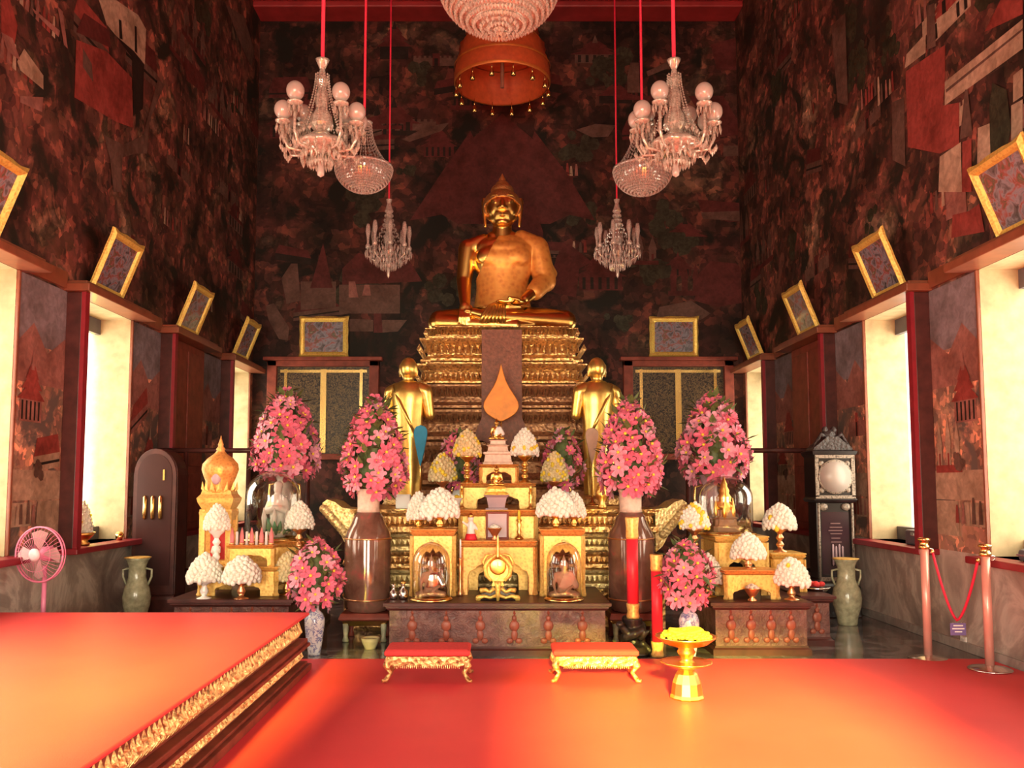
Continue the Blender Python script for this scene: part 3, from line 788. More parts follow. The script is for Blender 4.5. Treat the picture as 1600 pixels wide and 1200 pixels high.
# ---- nine-tiered parasol reduced to what shows: three bells of orange cloth with gold tassels
UY = 12.3
def r_(n): return n / 2 * UY / F
zt = lambda py: PZ(py, UY)
t = thing('ceremonial_parasol', 'tiered orange cloth parasol with gold tassels hanging above the golden Buddha', 'parasol', (PX(785, UY), UY, zt(132)))
def bell(ptop, pbot, wt, wb, name):
    z1, z0 = zt(ptop) - zt(132), zt(pbot) - zt(132)
    h = z1 - z0
    mb = MB()
    out = [(r_(wb) * .99, z0), (r_(wb), z0 + h * .05), (r_(wb) * 1.0, z0 + h * .30), (r_(wb) * .96, z0 + h * .55), (r_(wb) * .88, z0 + h * .74), (r_(wt) * 1.05 + .1, z0 + h * .92), (r_(wt), z1), (r_(wt) * .3, z1 + .01)]
    inn = [(r_(wb) * .97, z0)] + [(max(.01, r * .96), z - .02) for r, z in out[2:]]
    mb.lathe(out, 40, flute=.012, nfl=20, cap=False); mb.lathe(inn[::-1], 40, cap=False)
    o = mb.build(name, M['orangecloth'], t)
    m2 = MB(); m2.lathe([(r_(wb) * 1.006, z0 + h * .40), (r_(wb) * 1.015, z0 + h * .43), (r_(wb) * .99, z0 + h * .47)], 40, cap=False); m2.lathe([(r_(wb) * .99, z0 - .012), (r_(wb) * 1.012, z0), (r_(wb) * 1.008, z0 + .03)], 40, cap=False)
    m2.build('gold_trim', plain('orange_gilt_trim', (.60, .18, .035), .4, .3), o)
    return o
bell(72, 132, 112, 154, 'canopy_tier'); bell(50, 84, 92, 126, 'canopy_tier'); bell(30, 58, 66, 104, 'canopy_tier'); bell(8, 38, 36, 80, 'canopy_tier')
z0 = 0.0
MB().tube([(0, 0, -.05), (0, 0, HZ - zt(132))], .03, 10).build('pole', M['orangewood'], t)
for k in range(14):
    a = 2 * PI * k / 14
    mb = MB(); x, y = r_(152) * .98 * math.cos(a), r_(152) * .98 * math.sin(a)
    mb.tube([(x, y, .03), (x, y, -.09)], .006, 6); mb.lathe([(.004, -.07), (.018, -.09), (.03, -.13), (.038, -.18), (0, -.185)], 10, (x, y, 0))
    mb.build('tassel', M['brass'], t)

# ---- two gilded disciples seen from behind, hands joined in front
DY, DZ = 10.42, 1.236
t2h = 1.80
def disciple(px, lab, turn):
    t = thing('disciple_statue', lab, 'statue', (PX(px, DY), DY, DZ), turn, 'gilded disciples before the pedestal')
    b = MB()
    k = 1.0
    b.ell((0, .01, 1.655), (.105, .125, .14), 0, 24, 16); b.ell((0, .05, 1.60), (.085, .085, .085)); b.ell((0, .10, 1.545), (.05, .05, .035))
    b.cap((0, .145, 1.66), (0, .16, 1.625), .014, .022, 10)
    for s in (-1, 1):
        b.cap((s * .108, .0, 1.69), (s * .112, .01, 1.56), .02, .018, 10)
        b.cap((s * .14, 0, 1.40), (s * .215, .0, 1.37), .09, .085); b.cap((s * .225, 0, 1.37), (s * .265, .03, 1.08), .082, .062)
        b.cap((s * .265, .03, 1.08), (s * .04, .23, 1.20), .06, .04); b.cap((s * .03, .235, 1.21), (s * .015, .25, 1.37), .032, .018)
        for f in range(4): b.cap((s * .014, .225 + f * .014, 1.30), (s * .008, .24 + f * .012, 1.40 - abs(f - 1.5) * .012), .010, .007, 8)
        b.cap((s * .02, .215, 1.26), (s * .015, .20, 1.33), .012, .009, 8)
    b.cap((0, 0, 1.42), (0, .01, 1.58), .075, .062)
    b.ell((0, 0, 1.28), (.20, .135, .19)); b.ell((0, 0, 1.05), (.165, .12, .2)); b.ell((0, 0, .85), (.19, .14, .2))
    for s in (-1, 1):
        b.cap((s * .09, 0, .82), (s * .085, 0, .45), .105, .075); b.cap((s * .085, 0, .45), (s * .08, -.01, .1), .072, .05)
        b.cap((s * .08, -.03, .04), (s * .095, .13, .03), .042, .035)
    blob('body', b, M['goldleaf'], t, .016, 5)
    r = MB()
    prof = [(.150, .13), (.160, .3), (.158, .6), (.165, .85), (.172, 1.05), (.185, 1.20), (.205, 1.34), (.17, 1.45), (.09, 1.50)]
    seg = 48
    vs = []; fs = []
    for i, (rr, z) in enumerate(prof):
        for j in range(seg):
            a = 2 * PI * j / seg
            w = 1 + .045 * math.sin(5 * a + z * 2.5) * (1.6 - z) * .7
            vs.append((rr * 1.1 * w * math.cos(a), rr * .82 * w * math.sin(a), z))
    for i in range(len(prof) - 1):
        for j in range(seg):
            j2 = (j + 1) % seg; fs.append((i * seg + j, i * seg + j2, (i + 1) * seg + j2, (i + 1) * seg + j))
    r.add(vs, fs, 0, True)
    sd = -1 if px < 784 else 1
    r.tube([(sd * .17, 0, 1.43), (sd * .245, .01, 1.25), (sd * .262, .03, 1.08), (sd * .235, .06, .85), (sd * .19, .05, .5), (sd * .15, .03, .3)], [.07, .085, .075, .06, .045, .02], 14)
    r.tube([(sd * .16, -.09, 1.44), (sd * .06, -.155, 1.25), (-sd * .06, -.165, 1.02), (-sd * .13, -.12, .86)], [.015, .022, .022, .015], 8)
    r.build('robe', M['goldleaf'], t)
    MB().lathe([(.26, 0), (.29, .02), (.27, .045), (.29, .07), (.25, .10), (.22, .12)], 28, flute=.03, nfl=14).build('lotus_base', M['carvedgold'], t)
disciple(637, 'standing gilded disciple statue seen from behind, beside the blue leaf-shaped fan', R(-14))
disciple(934, 'standing gilded disciple statue seen from behind, beside the beige leaf-shaped fan', R(14))
# leaf-shaped fans on thin poles
def leaf_fan(px, ptop, pbot, w, y, zbase, mat, lab, tilt=0.0, point_up=False):
    z1, z0 = PZ(ptop, y), PZ(pbot, y)
    h = z1 - z0; hw = w / 2 * y / F
    t = thing('ceremonial_fan', lab, 'fan', (PX(px, y), y, zbase))
    pr = []
    n = 24
    for i in range(n + 1):
        k = i / n
        if point_up:
            ks = [(0, .1), (.06, .5), (.14, .85), (.24, 1.0), (.34, .95), (.46, .72), (.58, .46), (.70, .27), (.84, .13), (1, 0)]
            wv = 0
            for (ka, va), (kb, vb) in zip(ks, ks[1:]):
                if ka <= k <= kb: wv = va + (vb - va) * (k - ka) / (kb - ka)
        else: wv = min(1, (k * 1.35) ** .8) * max(0, 1 - max(0, (k - .82) / .18) ** 2.2) ** .5 if k > 0 else 0
        pr.append((min(1, wv) * hw, k * h))
    poly = [(a, b + z0 - zbase) for a, b in pr] + [(-a, b + z0 - zbase) for a, b in pr[::-1]]
    pp = [poly[0]]
    for q in poly[1:]:
        if (q[0] - pp[-1][0]) ** 2 + (q[1] - pp[-1][1]) ** 2 > 1e-6: pp.append(q)
    MB().prism(pp, -.016, .016).build('fan_leaf', mat, t, bevel=.012)
    MB().tube([(0, .02, 0), (0, .02, h * .7 + z0 - zbase)], .011, 8).build('pole', M['brass'], t)
    MB().lathe([(.09, 0), (.09, .015), (.05, .03), (.02, .06), (.014, .1)], 18).build('foot', M['brass'], t)
leaf_fan(657, 664, 729, 21, 10.08, 1.236, M['blue'], 'blue leaf-shaped ceremonial fan on a thin pole')
leaf_fan(925, 668, 726, 20, 10.08, 1.236, M['beige'], 'beige leaf-shaped ceremonial fan on a thin pole')
leaf_fan(783, 568, 658, 56, 10.7, 1.236, plain('orange_satin', (0.78, 0.25, 0.02), 0.45, 0.1, 0.15, 12, bump=.2), 'orange teardrop-shaped ceremonial fan before the pedestal panel', point_up=True)
# ================================================================== ALTAR FURNITURE
def arch_poly(w, h, iw, ih, scallop=True):
    """front board with a lobed arch cut out of its foot"""
    a = iw / 2
    p = [(-w / 2, 0), (-w / 2, h), (w / 2, h), (w / 2, 0), (a, 0), (a, ih * .55)]
    if scallop: p += [(a * .93, ih * .74), (a * .78, ih * .80), (a * .66, ih * .92), (a * .45, ih), (a * .2, ih * .96), (0, ih * 1.06), (-a * .2, ih * .96), (-a * .45, ih), (-a * .66, ih * .92), (-a * .78, ih * .80), (-a * .93, ih * .74)]
    else: p += [(a * .7, ih), (-a * .7, ih)]
    p += [(-a, ih * .55), (-a, 0)]
    return p
def gold_table(name, lab, x0, x1, y0, y1, z0, z1, mat, topmat, arch=(.62, .62), group=None, cat='table'):
    w, d, h = x1 - x0, y1 - y0, z1 - z0
    t = thing(name, lab, cat, ((x0 + x1) / 2, (y0 + y1) / 2, z0), 0, group)
    th = min(.06, h * .16)
    mb = MB(); mb.rings([(-.02, h - th), (.0, h - th * .75), (.012, h - th * .45), (.0, h - th * .3), (.015, h - th * .15), (.012, h)], w / 2 - .015, d / 2 - .015)
    mb.build('tabletop', topmat, t)
    iw, ih = w * arch[0], (h - th) * arch[1]
    mb = MB()
    mb.prism(arch_poly(w - .05, h - th, iw, ih), -d / 2 + .02, -d / 2 + .04); mb.prism(arch_poly(w - .05, h - th, iw, ih), d / 2 - .04, d / 2 - .02)
    mb.span(-w / 2 + .025, -w / 2 + .045, -d / 2 + .04, d / 2 - .04, ih * .8, h - th); mb.span(w / 2 - .045, w / 2 - .025, -d / 2 + .04, d / 2 - .04, ih * .8, h - th)
    mb.build('apron', mat, t, bevel=.004)
    lw = min(.06, (w - iw) / 2 * .55)
    for a in (-1, 1):
        for b in (-1, 1):
            m2 = MB(); m2.lathe([(lw * .5, 0), (lw * .62, .012), (lw * .42, h * .12), (lw * .36, h * .3), (lw * .5, h * .5), (lw * .44, h - th)], 4, (a * (w / 2 - lw * .5), b * (d / 2 - lw * .5), 0), smooth=False)
            m2.build('leg', mat, t)
    return t
Z1 = .462
# front altar table, dark and carved with red figures
def low_table(lab, x0, x1, y0, y1, figs, stain=M['relief']):
    t = thing('altar_table', lab, 'table', ((x0 + x1) / 2, (y0 + y1) / 2, 0))
    w, d = (x1 - x0) / 2, (y1 - y0) / 2
    MB().rings([(-.02, Z1 - .07), (.0, Z1 - .05), (.0, Z1 - .035), (.02, Z1 - .03), (.02, Z1 - .005), (.012, Z1)], w - .02, d - .02).build('tabletop', M['darkwood'], t)
    MB().rings([(0, .07), (0, Z1 - .07)], w - .05, d - .05).build('carved_panel', stain, t)
    MB().rings([(.0, 0), (.0, .05), (-.02, .065), (-.025, .08)], w - .02, d - .02).build('plinth', M['darkwood'], t)
    for k in range(figs):
        x = -w + .1 + (k + .5) * (2 * w - .2) / figs
        m2 = MB(); yy = -d + .05
        m2.ell((x, yy - .004, .325), (.022, .014, .026), 0, 10, 6); m2.ell((x, yy, .26), (.045, .016, .05), 0, 10, 6); m2.ell((x, yy, .18), (.03, .014, .05), 0, 10, 6); m2.ell((x - .04, yy, .13), (.03, .012, .025), 0, 8, 6); m2.ell((x + .04, yy, .13), (.03, .012, .025), 0, 8, 6)
        m2.octa((x, yy, .37), .014, .03)
        m2.build('carved_figure', M['figure'], t)
    return t
M['figure'] = plain('red_carved_figure', (0.30, 0.085, 0.05), 0.4, 0, 0.2, 20)
T1 = (PX(601, 7.62), PX(953, 7.62))
low_table('long low dark altar table carved with red figures, in the middle before the gold altar', T1[0], T1[1], 7.62, 8.82, 6)
low_table('low dark carved altar table bearing the gold stands by the tall inlaid clock', PX(1106, 7.66), PX(1265, 7.66), 7.66, 8.86, 4)
low_table('low dark altar table half hidden behind the carpeted platform, bearing the gold tower', PX(268, 7.85), PX(462, 7.85), 7.85, 9.75, 5)
t = low_table('small low dark carved table set back under the jar with red offerings', PX(1266, 7.66) + .03, PX(1300, 8.1), 8.1, 9.3, 1)

# great gold altar with upswept ends
GY0, GY1, GZ = 8.92, 10.85, 1.236
gx0, gx1 = PX(555, GY0), PX(1022, GY0)
t = thing('gold_altar', 'broad gilded altar with upswept carved ends behind the dark low table', 'altar', ((gx0 + gx1) / 2, (GY0 + GY1) / 2, 0))
w, d = (gx1 - gx0) / 2, (GY1 - GY0) / 2
levels = [(0, .42, -.02), (.42, .62, .0), (.62, .80, -.04), (.80, .98, .0), (.98, GZ, .03)]
for i, (z0, z1, o) in enumerate(levels):
    mb = MB(); h = z1 - z0
    mb.rings([(o - .02, z0), (o, z0 + h * .1), (o, z0 + h * .3), (o - .06, z0 + h * .42), (o - .06, z0 + h * .7), (o + .0, z0 + h * .85), (o + .01, z1)], w, d)
    k = 60
    for j in range(k):
        x = -w + (j + .5) * 2 * w / k; ww = w / k * .8; yy = -d - o
        mb.add([(x - ww, yy + .06, z0 + h * .42), (x + ww, yy + .06, z0 + h * .42), (x, yy + .02, z0 + h * .72), (x, yy - .0, z0 + h * .45)], [(0, 1, 3), (1, 2, 3), (2, 0, 3)])
    mb.build('carved_tier', M['paleglit'] if i in (1, 3) else M['carvedgold'], t)
for s in (-1, 1):
    mb = MB()
    pr = [(0, .80), (.07, .86), (.12, .95), (.17, 1.06), (.26, 1.16), (.33, 1.22), (.325, 1.30), (.28, 1.335), (.20, 1.31), (.12, 1.25), (0, GZ)]
    mb.prism([(s * (w + x), z) for x, z in (pr if s > 0 else pr)], -d - .02, -d + .5)
    for j in range(9):
        mb.ell((s * (w + .08 + .23 * j / 8), -d - .02, .98 + .26 * j / 8), (.05, .03, .045), 0, 10, 6)
    mb.build('scroll_end', M['paleglit'], t)
    # lower shoulders
    mb = MB(); mb.rings([(0, 0), (0, .3), (.02, .34), (-.03, .4), (-.03, .6), (.02, .66), (.0, .72)], .07, d - .1, (s * (w + .06), .1, 0)); mb.build('shoulder', M['carvedgold'], t)

# tall stands and tables of the middle
G = 'gilt'
gold_table('offering_stand', 'tall orange-gilt arched stand behind the glass dome, next to the figurine', PX(641, 8.05), PX(713, 8.05), 8.05, 8.42, Z1, 1.075, M['gilt'], M['giltorange'], (.62, .74), cat='stand')
gold_table('offering_stand', 'tall orange-gilt arched stand behind the glass dome, nearer the red candles', PX(843, 8.05), PX(914, 8.05), 8.05, 8.42, Z1, 1.075, M['gilt'], M['giltorange'], (.62, .74), cat='stand')
gold_table('offering_table', 'orange-gilt table with a wide lobed arch behind the ornate gold clock', PX(718, 8.14), PX(839, 8.14), 8.14, 8.46, Z1, PZ(845, 8.14), M['giltorange'], M['giltorange'], (.78, .66))
gold_table('offering_table', 'gilt table behind the mauve picture frame', PX(716, 8.5), PX(841, 8.5), 8.5, 8.84, Z1, 1.24, M['gilt'], M['giltorange'], (.5, .3))
gold_table('offering_table', 'gilt table with turned corner posts under the two twisted flower stands', PX(718, 9.0), PX(838, 9.0), 9.0, 9.42, 1.237, 1.50, M['gilt'], M['giltorange'], (.55, .6))
gold_table('offering_table', 'small gilt table with curled legs carrying the stone throne', PX(748, 9.1), PX(811, 9.1), 9.1, 9.38, 1.50, 1.70, M['giltorange'], M['giltorange'], (.62, .7))

# stone throne and little golden Buddha on it
t = thing('stone_throne', 'small stepped pinkish stone throne under the little golden Buddha', 'throne', (PX(778, 9.24), 9.24, 1.70))
MB().rings([(0, 0), (.005, .015), (-.01, .03), (-.02, .10), (0, .115), (.0, .13)], .155, .11).build('base_tier', M['marblewhite'], t)
MB().rings([(0, .13), (-.015, .145), (-.025, .19), (.0, .205)], .125, .09).build('tier', M['marblewhite'], t)
MB().rings([(0, .205), (-.02, .22), (-.02, .25), (.0, .262)], .10, .075).build('tier', M['marblewhite'], t)
def small_buddha(t, k, mat, robe=None):
    b = MB(); s = lambda *p: tuple(a * k for a in p)
    b.cap(s(-.05, .0, .04), s(-.15, -.05, .035), .045 * k, .03 * k); b.cap(s(.05, 0, .04), s(.15, -.05, .035), .045 * k, .03 * k)
    b.cap(s(-.15, -.06, .03), s(.03, -.10, .03), .028 * k, .018 * k); b.cap(s(.15, -.06, .03), s(-.03, -.10, .045), .028 * k, .018 * k)
    b.ell(s(0, 0, .10), s(.08, .055, .08)); b.ell(s(0, 0, .2), s(.09, .055, .09)); b.cap(s(-.07, 0, .25), s(.07, 0, .25), .035 * k, .035 * k)
    b.cap(s(-.09, 0, .25), s(-.12, -.01, .14), .026 * k, .02 * k); b.cap(s(-.12, -.01, .14), s(-.10, -.08, .06), .02 * k, .014 * k)
    b.cap(s(.09, 0, .25), s(.12, -.01, .14), .026 * k, .02 * k); b.cap(s(.12, -.01, .14), s(.02, -.09, .07), .02 * k, .014 * k)
    b.cap(s(0, 0, .26), s(0, 0, .32), .028 * k, .025 * k); b.ell(s(0, -.005, .36), s(.046, .05, .06)); b.ell(s(0, -.05, .352), s(.009, .012, .014), 0, 8, 6)
    for sg in (-1, 1): b.cap(s(sg * .048, 0, .37), s(sg * .046, 0, .325), .008 * k, .007 * k, 8)
    b.ell(s(0, .005, .415), s(.026, .026, .03)); b.cap(s(0, .005, .43), s(0, .005, .49), .014 * k, .004 * k, 8)
    blob('body', b, mat, t, .008 * k * 1.2, 2)
    if robe:
        r = MB(); r.lathe([(.085 * k, .1 * k), (.095 * k, .19 * k), (.085 * k, .26 * k), (.03 * k, .29 * k)], 20, sx=1.05, sy=.68); r.cap(s(.07, 0, .25), s(.13, -.01, .13), .04 * k, .045 * k)
        blob('robe', r, robe, t, .009 * k * 1.2, 2, lambda c: c.x > -.4 * (.27 * k - c.z) * 1)
t = thing('seated_figure', 'little golden Buddha in white robe on the stone throne', 'statue', (PX(776, 9.24), 9.22, 1.963), 0)
small_buddha(t, .50, M['gold'], M['white'])
t = thing('seated_figure', 'little golden seated figure in front of the stone throne legs', 'statue', (PX(776, 8.95), 8.68, 1.475), 0)
small_buddha(t, .46, M['gold'])
# pedestal between the two tables under that figure
t = thing('stepped_pedestal', 'small gold and mauve stepped pedestal above the mauve picture frame', 'pedestal', (PX(776, 8.7), 8.68, 1.24))
MB().rings([(.0, 0), (.0, .01), (-.03, .02), (-.01, .12), (.02, .145)], .11, .07).build('mauve_block', M['mauve'], t)
MB().rings([(.02, .145), (.025, .16), (-.005, .175), (-.01, .205), (.0, .22), (-.02, .235)], .095, .065).build('gold_cap', M['frame'], t)
# mauve framed picture
t = thing('framed_picture', 'small upright mauve picture in a dark frame on the arched gold table', 'picture', (PX(777, 8.38), 8.38, PZ(845, 8.14)))
w2, h2 = .11, .262
fr = MB(); fr.span(-w2, w2, -.012, .012, 0, .02); fr.span(-w2, w2, -.012, .012, h2 - .02, h2); fr.span(-w2, -w2 + .02, -.012, .012, .02, h2 - .02); fr.span(w2 - .02, w2, -.012, .012, .02, h2 - .02)
fr.build('frame', M['redwood'], t, bevel=.003); MB().span(-w2 + .018, w2 - .018, -.006, .006, .018, h2 - .018).build('picture', M['mauve'], t); MB().box((0, .03, .1), (.04, .04, .2), taper=.3).build('easel_back', M['darkwood'], t)

# ================================================================== FLOWER DOMES ON STANDS
def bud_dome(h, w, bud, accent, seed, n):
    """dome of threaded buds: one mesh, uncountable"""
    rng = random.Random(seed); mb = MB()
    prof = [(w * .30, .0), (w * .47, h * .02), (w * .5, h * .16), (w * .46, h * .38), (w * .36, h * .62), (w * .22, h * .82), (w * .09, h * .95), (0, h)]
    mb.lathe([(r * .93, z) for r, z in prof], 18)
    L = [0]
    for (r0, z0), (r1, z1) in zip(prof[1:], prof[2:]): L.append(L[-1] + math.hypot(r1 - r0, z1 - z0))
    for i in range(n):
        k = (i + .5) / n
        k = 1 - (1 - k) ** .6
        s = k * L[-1]; a = i * 2.39996
        j = 0
        while j < len(L) - 2 and L[j + 1] < s: j += 1
        q = (s - L[j]) / max(1e-6, L[j + 1] - L[j])
        r = prof[j + 1][0] * (1 - q) + prof[j + 2][0] * q; z = prof[j + 1][1] * (1 - q) + prof[j + 2][1] * q
        rr = w * rng.uniform(.055, .085)
        yb = accent > 0 and (rng.random() < accent)
        mb.ell((r * math.cos(a), r * math.sin(a), z), (rr, rr, rr * rng.uniform(.9, 1.5)), 1 if yb else 0, 6, 4)
    return mb
def flower_dome(px, ptop, pbot, wpx_, zfoot, y, lab, kind='white', stand='gold', accent=0.0, seed=0):
    z1, z0 = PZ(ptop, y), PZ(pbot, y)
    w = wpx_ * y / F; h = z1 - z0
    t = thing('flower_offering', lab, 'flower offering', (PX(px, y), y, zfoot), seed * .7, 'white flower domes on small stands')
    m = M['jasmine'] if kind == 'white' else M['aged_bud']
    bud_dome(h, w, None, accent, seed, 110).build('flower_dome', [m, M['yellowbud']], t, loc=(0, 0, z0 - zfoot))
    s = z0 - zfoot
    mt = M['gold'] if stand == 'gold' else (M['copper'] if stand == 'copper' else M['white'])
    r = min(w * .30, .07)
    MB().lathe([(r * .35, s * .78), (r * .55, s * .86), (r * 1.0, s * .94), (r * 1.15, s + .012), (r * .9, s + .014), (0, s + .004)], 18).build('bowl', mt, t)
    n = max(1, int(s / .09))
    pr = [(r * .95, 0), (r * .95, s * .03), (r * .5, s * .10), (r * .3, s * .18)]
    for i in range(n):
        b0 = s * (.18 + .6 * i / n); b1 = s * (.18 + .6 * (i + 1) / n)
        pr += [(r * .28, b0), (r * .52, (b0 * 2 + b1) / 3), (r * .55, (b0 + b1) / 2), (r * .3, b1 - (b1 - b0) * .1)]
    MB().lathe(pr + [(r * .35, s * .79)], 14).build('stand', mt, t)
    return t
SZ = 1.5
FD = [
 (730, 672, 713, 42, 1.50, 9.12, 'cream flower dome with yellow buds on a twisted gold stand, beside the stone throne', 'aged', 'gold', .25),
 (820, 671, 712, 42, 1.50, 9.12, 'white flower dome on a twisted gold stand beside the stone throne', 'white', 'gold', .08),
 (692, 708, 752, 42, 1.236, 9.5, 'old cream flower dome behind the pair of white domes, below the blue fan', 'aged', 'copper', .3),
 (866, 706, 752, 40, 1.236, 9.5, 'old cream flower dome behind the pair of white domes, below the beige fan', 'aged', 'copper', .3),
 (655, 768, 812, 36, 1.075, 8.36, 'smaller white flower dome on the arched stand behind the figurine', 'white', 'gold', .0),
 (688, 764, 808, 58, 1.075, 8.14, 'broad bright white flower dome on the arched stand near the figurine', 'white', 'gold', .0),
 (868, 765, 806, 58, 1.075, 8.14, 'broad bright white flower dome on the arched stand nearer the red candles', 'white', 'gold', .0),
 (896, 769, 808, 36, 1.075, 8.36, 'smaller white flower dome on the arched stand nearer the red candles', 'white', 'gold', .0),
 (470, 784, 826, 42, .80, 8.75, 'white flower dome on a gold and copper stand beside the white porcelain figure', 'white', 'copper', .0),
 (342, 788, 828, 38, .732, 8.02, 'white flower dome on a slim white stand before the gold tower', 'white', 'white', .0),
 (325, 866, 909, 50, Z1, 7.92, 'white flower dome at the foot of the gold tower, on a white stand', 'white', 'white', .0),
 (382, 870, 910, 56, Z1, 7.905, 'white flower dome in front of the row of candles', 'white', 'copper', .0),
 (452, 862, 908, 40, Z1, 8.2, 'cream flower dome half hidden by the pink flowers in the porcelain vase', 'aged', 'gold', .0),
 (1083, 786, 826, 44, .79, 8.31, 'white and yellow flower dome beside the gold spire under glass', 'white', 'copper', .32),
 (1215, 788, 826, 48, .83, 8.55, 'white flower dome on a tall copper stand nearest the inlaid clock', 'white', 'copper', .06),
 (1165, 834, 872, 50, .722, 8.0, 'white flower dome between the two stepped gilt tables', 'white', 'copper', .0),
 (1231, 872, 914, 52, Z1, 7.84, 'white flower dome at the corner of the dark table by the inlaid clock', 'white', 'copper', .04),
 (1104, 866, 912, 40, Z1, 8.05, 'white flower dome half hidden behind the pink flowers near the red candles', 'white', 'gold', .0),
]
for i, q in enumerate(FD):
    flower_dome(*q[:7], kind=q[7], stand=q[8], accent=q[9], seed=i + 1)

# ================================================================== GLASS DOMES AND WHAT STANDS IN THEM
def cloche(px, ptop, wpx_, zb, y, lab, knob=True):
    r = wpx_ / 2 * y / F; h = PZ(ptop, y) - zb
    t = thing('glass_dome', lab, 'glass dome', (PX(px, y), y, zb), 0, 'glass domes over figures')
    MB().lathe([(r * 1.12, 0), (r * 1.14, .012), (r * 1.02, .028), (r * .97, .03)], 32).build('base', M['brass'], t)
    pr = [(r, .03), (r, h * .62)]
    for k in range(1, 9):
        a = PI / 2 * k / 8; pr.append((r * math.cos(a) if k < 8 else .002, h * .62 + h * .36 * math.sin(a)))
    o = MB().lathe(pr, 32).build('dome', M['glass'], t)
    if knob: MB().lathe([(.008, h * .97), (.02, h * .985), (.02, h * 1.01), (0, h * 1.025)], 14).build('knob', M['glass'], o)
    return t
cloche(675, 845, 58, Z1, 7.82, 'clear glass dome over a brown seated figure, beside the silver bottles')
t = thing('seated_figure', 'brown seated figure under the glass dome beside the silver bottles', 'statue', (PX(675, 7.82), 7.82, Z1 + .03)); small_buddha(t, .78, M['tan'], M['silver'])
cloche(880, 845, 54, Z1, 7.82, 'clear glass dome over a brown seated figure, nearer the red candles')
t = thing('seated_figure', 'brown seated figure under the glass dome nearer the red candles', 'statue', (PX(880, 7.82), 7.82, Z1 + .03)); small_buddha(t, .78, M['tan'], M['beige'])
cloche(428, 734, 84, .92, 8.98, 'glass dome over a white porcelain figure among green leaves', False)
t = thing('porcelain_figure', 'white standing porcelain figure with green leaves under the glass dome', 'figurine', (PX(436, 8.98), 8.98, .95))
b = MB(); b.cap((0, 0, .06), (0, 0, .22), .10, .07); b.cap((0, 0, .22), (0, 0, .38), .07, .075); b.cap((0, 0, .38), (0, 0, .44), .05, .035); b.ell((0, -.01, .49), (.045, .05, .055)); b.ell((0, .01, .53), (.05, .05, .045)); b.ell((0, -.058, .485), (.008, .01, .012), 0, 8, 6)
for s in (-1, 1): b.cap((s * .07, 0, .38), (s * .10, -.03, .27), .035, .04); b.cap((s * .10, -.03, .27), (s * .02, -.10, .30), .04, .03)
blob('body', b, M['white'], t, .011, 3)
mb = MB()
for k in range(16):
    a = k * 2.4; r = .10 + .05 * (k % 3); mb.tube([(0.04 * math.cos(a), .04 * math.sin(a), 0), (r * .8 * math.cos(a), r * .8 * math.sin(a), .10), (r * math.cos(a), r * math.sin(a), .17 + .03 * (k % 2))], [.012, .028, .003], 6)
mb.build('leaves', M['greenleaf'], t)
mb = MB()
for k in range(7):
    a = k * .9 + .2; r = .15; mb.tube([(r * math.cos(a), r * .8 * math.sin(a), .05), (r * math.cos(a), r * .8 * math.sin(a), .2), (r * 1.05 * math.cos(a), r * .85 * math.sin(a), .30)], [.012, .03, .004], 7)
mb.build('lotus_buds', M['white'], t)
cloche(1132, 742, 82, 1.0, 8.56, 'glass dome over a golden spire on the tallest gilt table near the inlaid clock', False)
t = thing('golden_spire', 'ornate golden spire shrine under the glass dome near the inlaid clock', 'shrine', (PX(1130, 8.56), 8.56, 1.03))
MB().rings([(0, 0), (0, .05), (-.02, .06), (-.03, .12), (-.01, .13), (-.04, .15), (-.045, .22)], .13, .11, notch=.03).build('base', M['tan'], t)
MB().lathe([(.085, .21), (.09, .25), (.06, .30), (.07, .33), (.045, .37), (.05, .40), (.03, .44), (.032, .46), (.015, .50), (.008, .53), (0, .545)], 18, flute=.08, nfl=9).build('spire', M['gold'], t)
for a in range(6):
    MB().lathe([(.02, .12), (.025, .2), (.012, .27), (0, .33)], 10, (.095 * math.cos(a * PI / 3 + .3), .075 * math.sin(a * PI / 3 + .3), 0)).build('corner_finial', M['gold'], t)

# ================================================================== SIDE GROUPS
gold_table('offering_table', 'long yellow-gilt low table under the gold tower and candles', PX(308, 8.0), PX(436, 8.0), 8.06, 8.62, Z1, .732, M['gilt'], M['gilt'], (.55, .45))
gold_table('offering_table', 'small yellow-gilt table with bracket legs carrying the row of red candles', PX(357, 8.1), PX(432, 8.1), 8.08, 8.26, .733, PZ(852, 8.08), M['gilt'], M['giltorange'], (.7, .6))
gold_table('offering_table', 'gilt table behind the candles carrying the glass dome with the porcelain figure', PX(383, 8.8), PX(478, 8.8), 8.78, 9.22, Z1, .92, M['gilt'], M['giltorange'], (.6, .6))
gold_table('offering_table', 'small gilt table carrying the flower dome beside the porcelain figure', PX(452, 8.55), PX(486, 8.55), 8.58, 8.775, Z1, .80, M['gilt'], M['gilt'], (.6, .6))
gold_table('offering_table', 'low gilt table with a cut-out apron in front of the stepped gilt tables', PX(1128, 7.8), PX(1216, 7.8), 7.82, 8.16, Z1, .722, M['gilt'], M['giltorange'], (.66, .42))
gold_table('offering_table', 'tall gilt table with a lobed arch carrying the spire under glass', PX(1114, 8.24), PX(1199, 8.24), 8.24, 8.84, Z1, 1.0, M['gilt'], M['gilt'], (.66, .62))
gold_table('offering_table', 'yellow-gilt side table next to the inlaid clock', PX(1201, 8.36), PX(1256, 8.36), 8.36, 8.78, Z1, .83, M['gilt'], M['gilt'], (.6, .5))
gold_table('offering_table', 'small gilt table carrying the yellow and white flower dome', PX(1106, 7.66) + .015, PX(1110, 8.2), 8.2, 8.43, Z1, .79, M['gilt'], M['gilt'], (.6, .5))
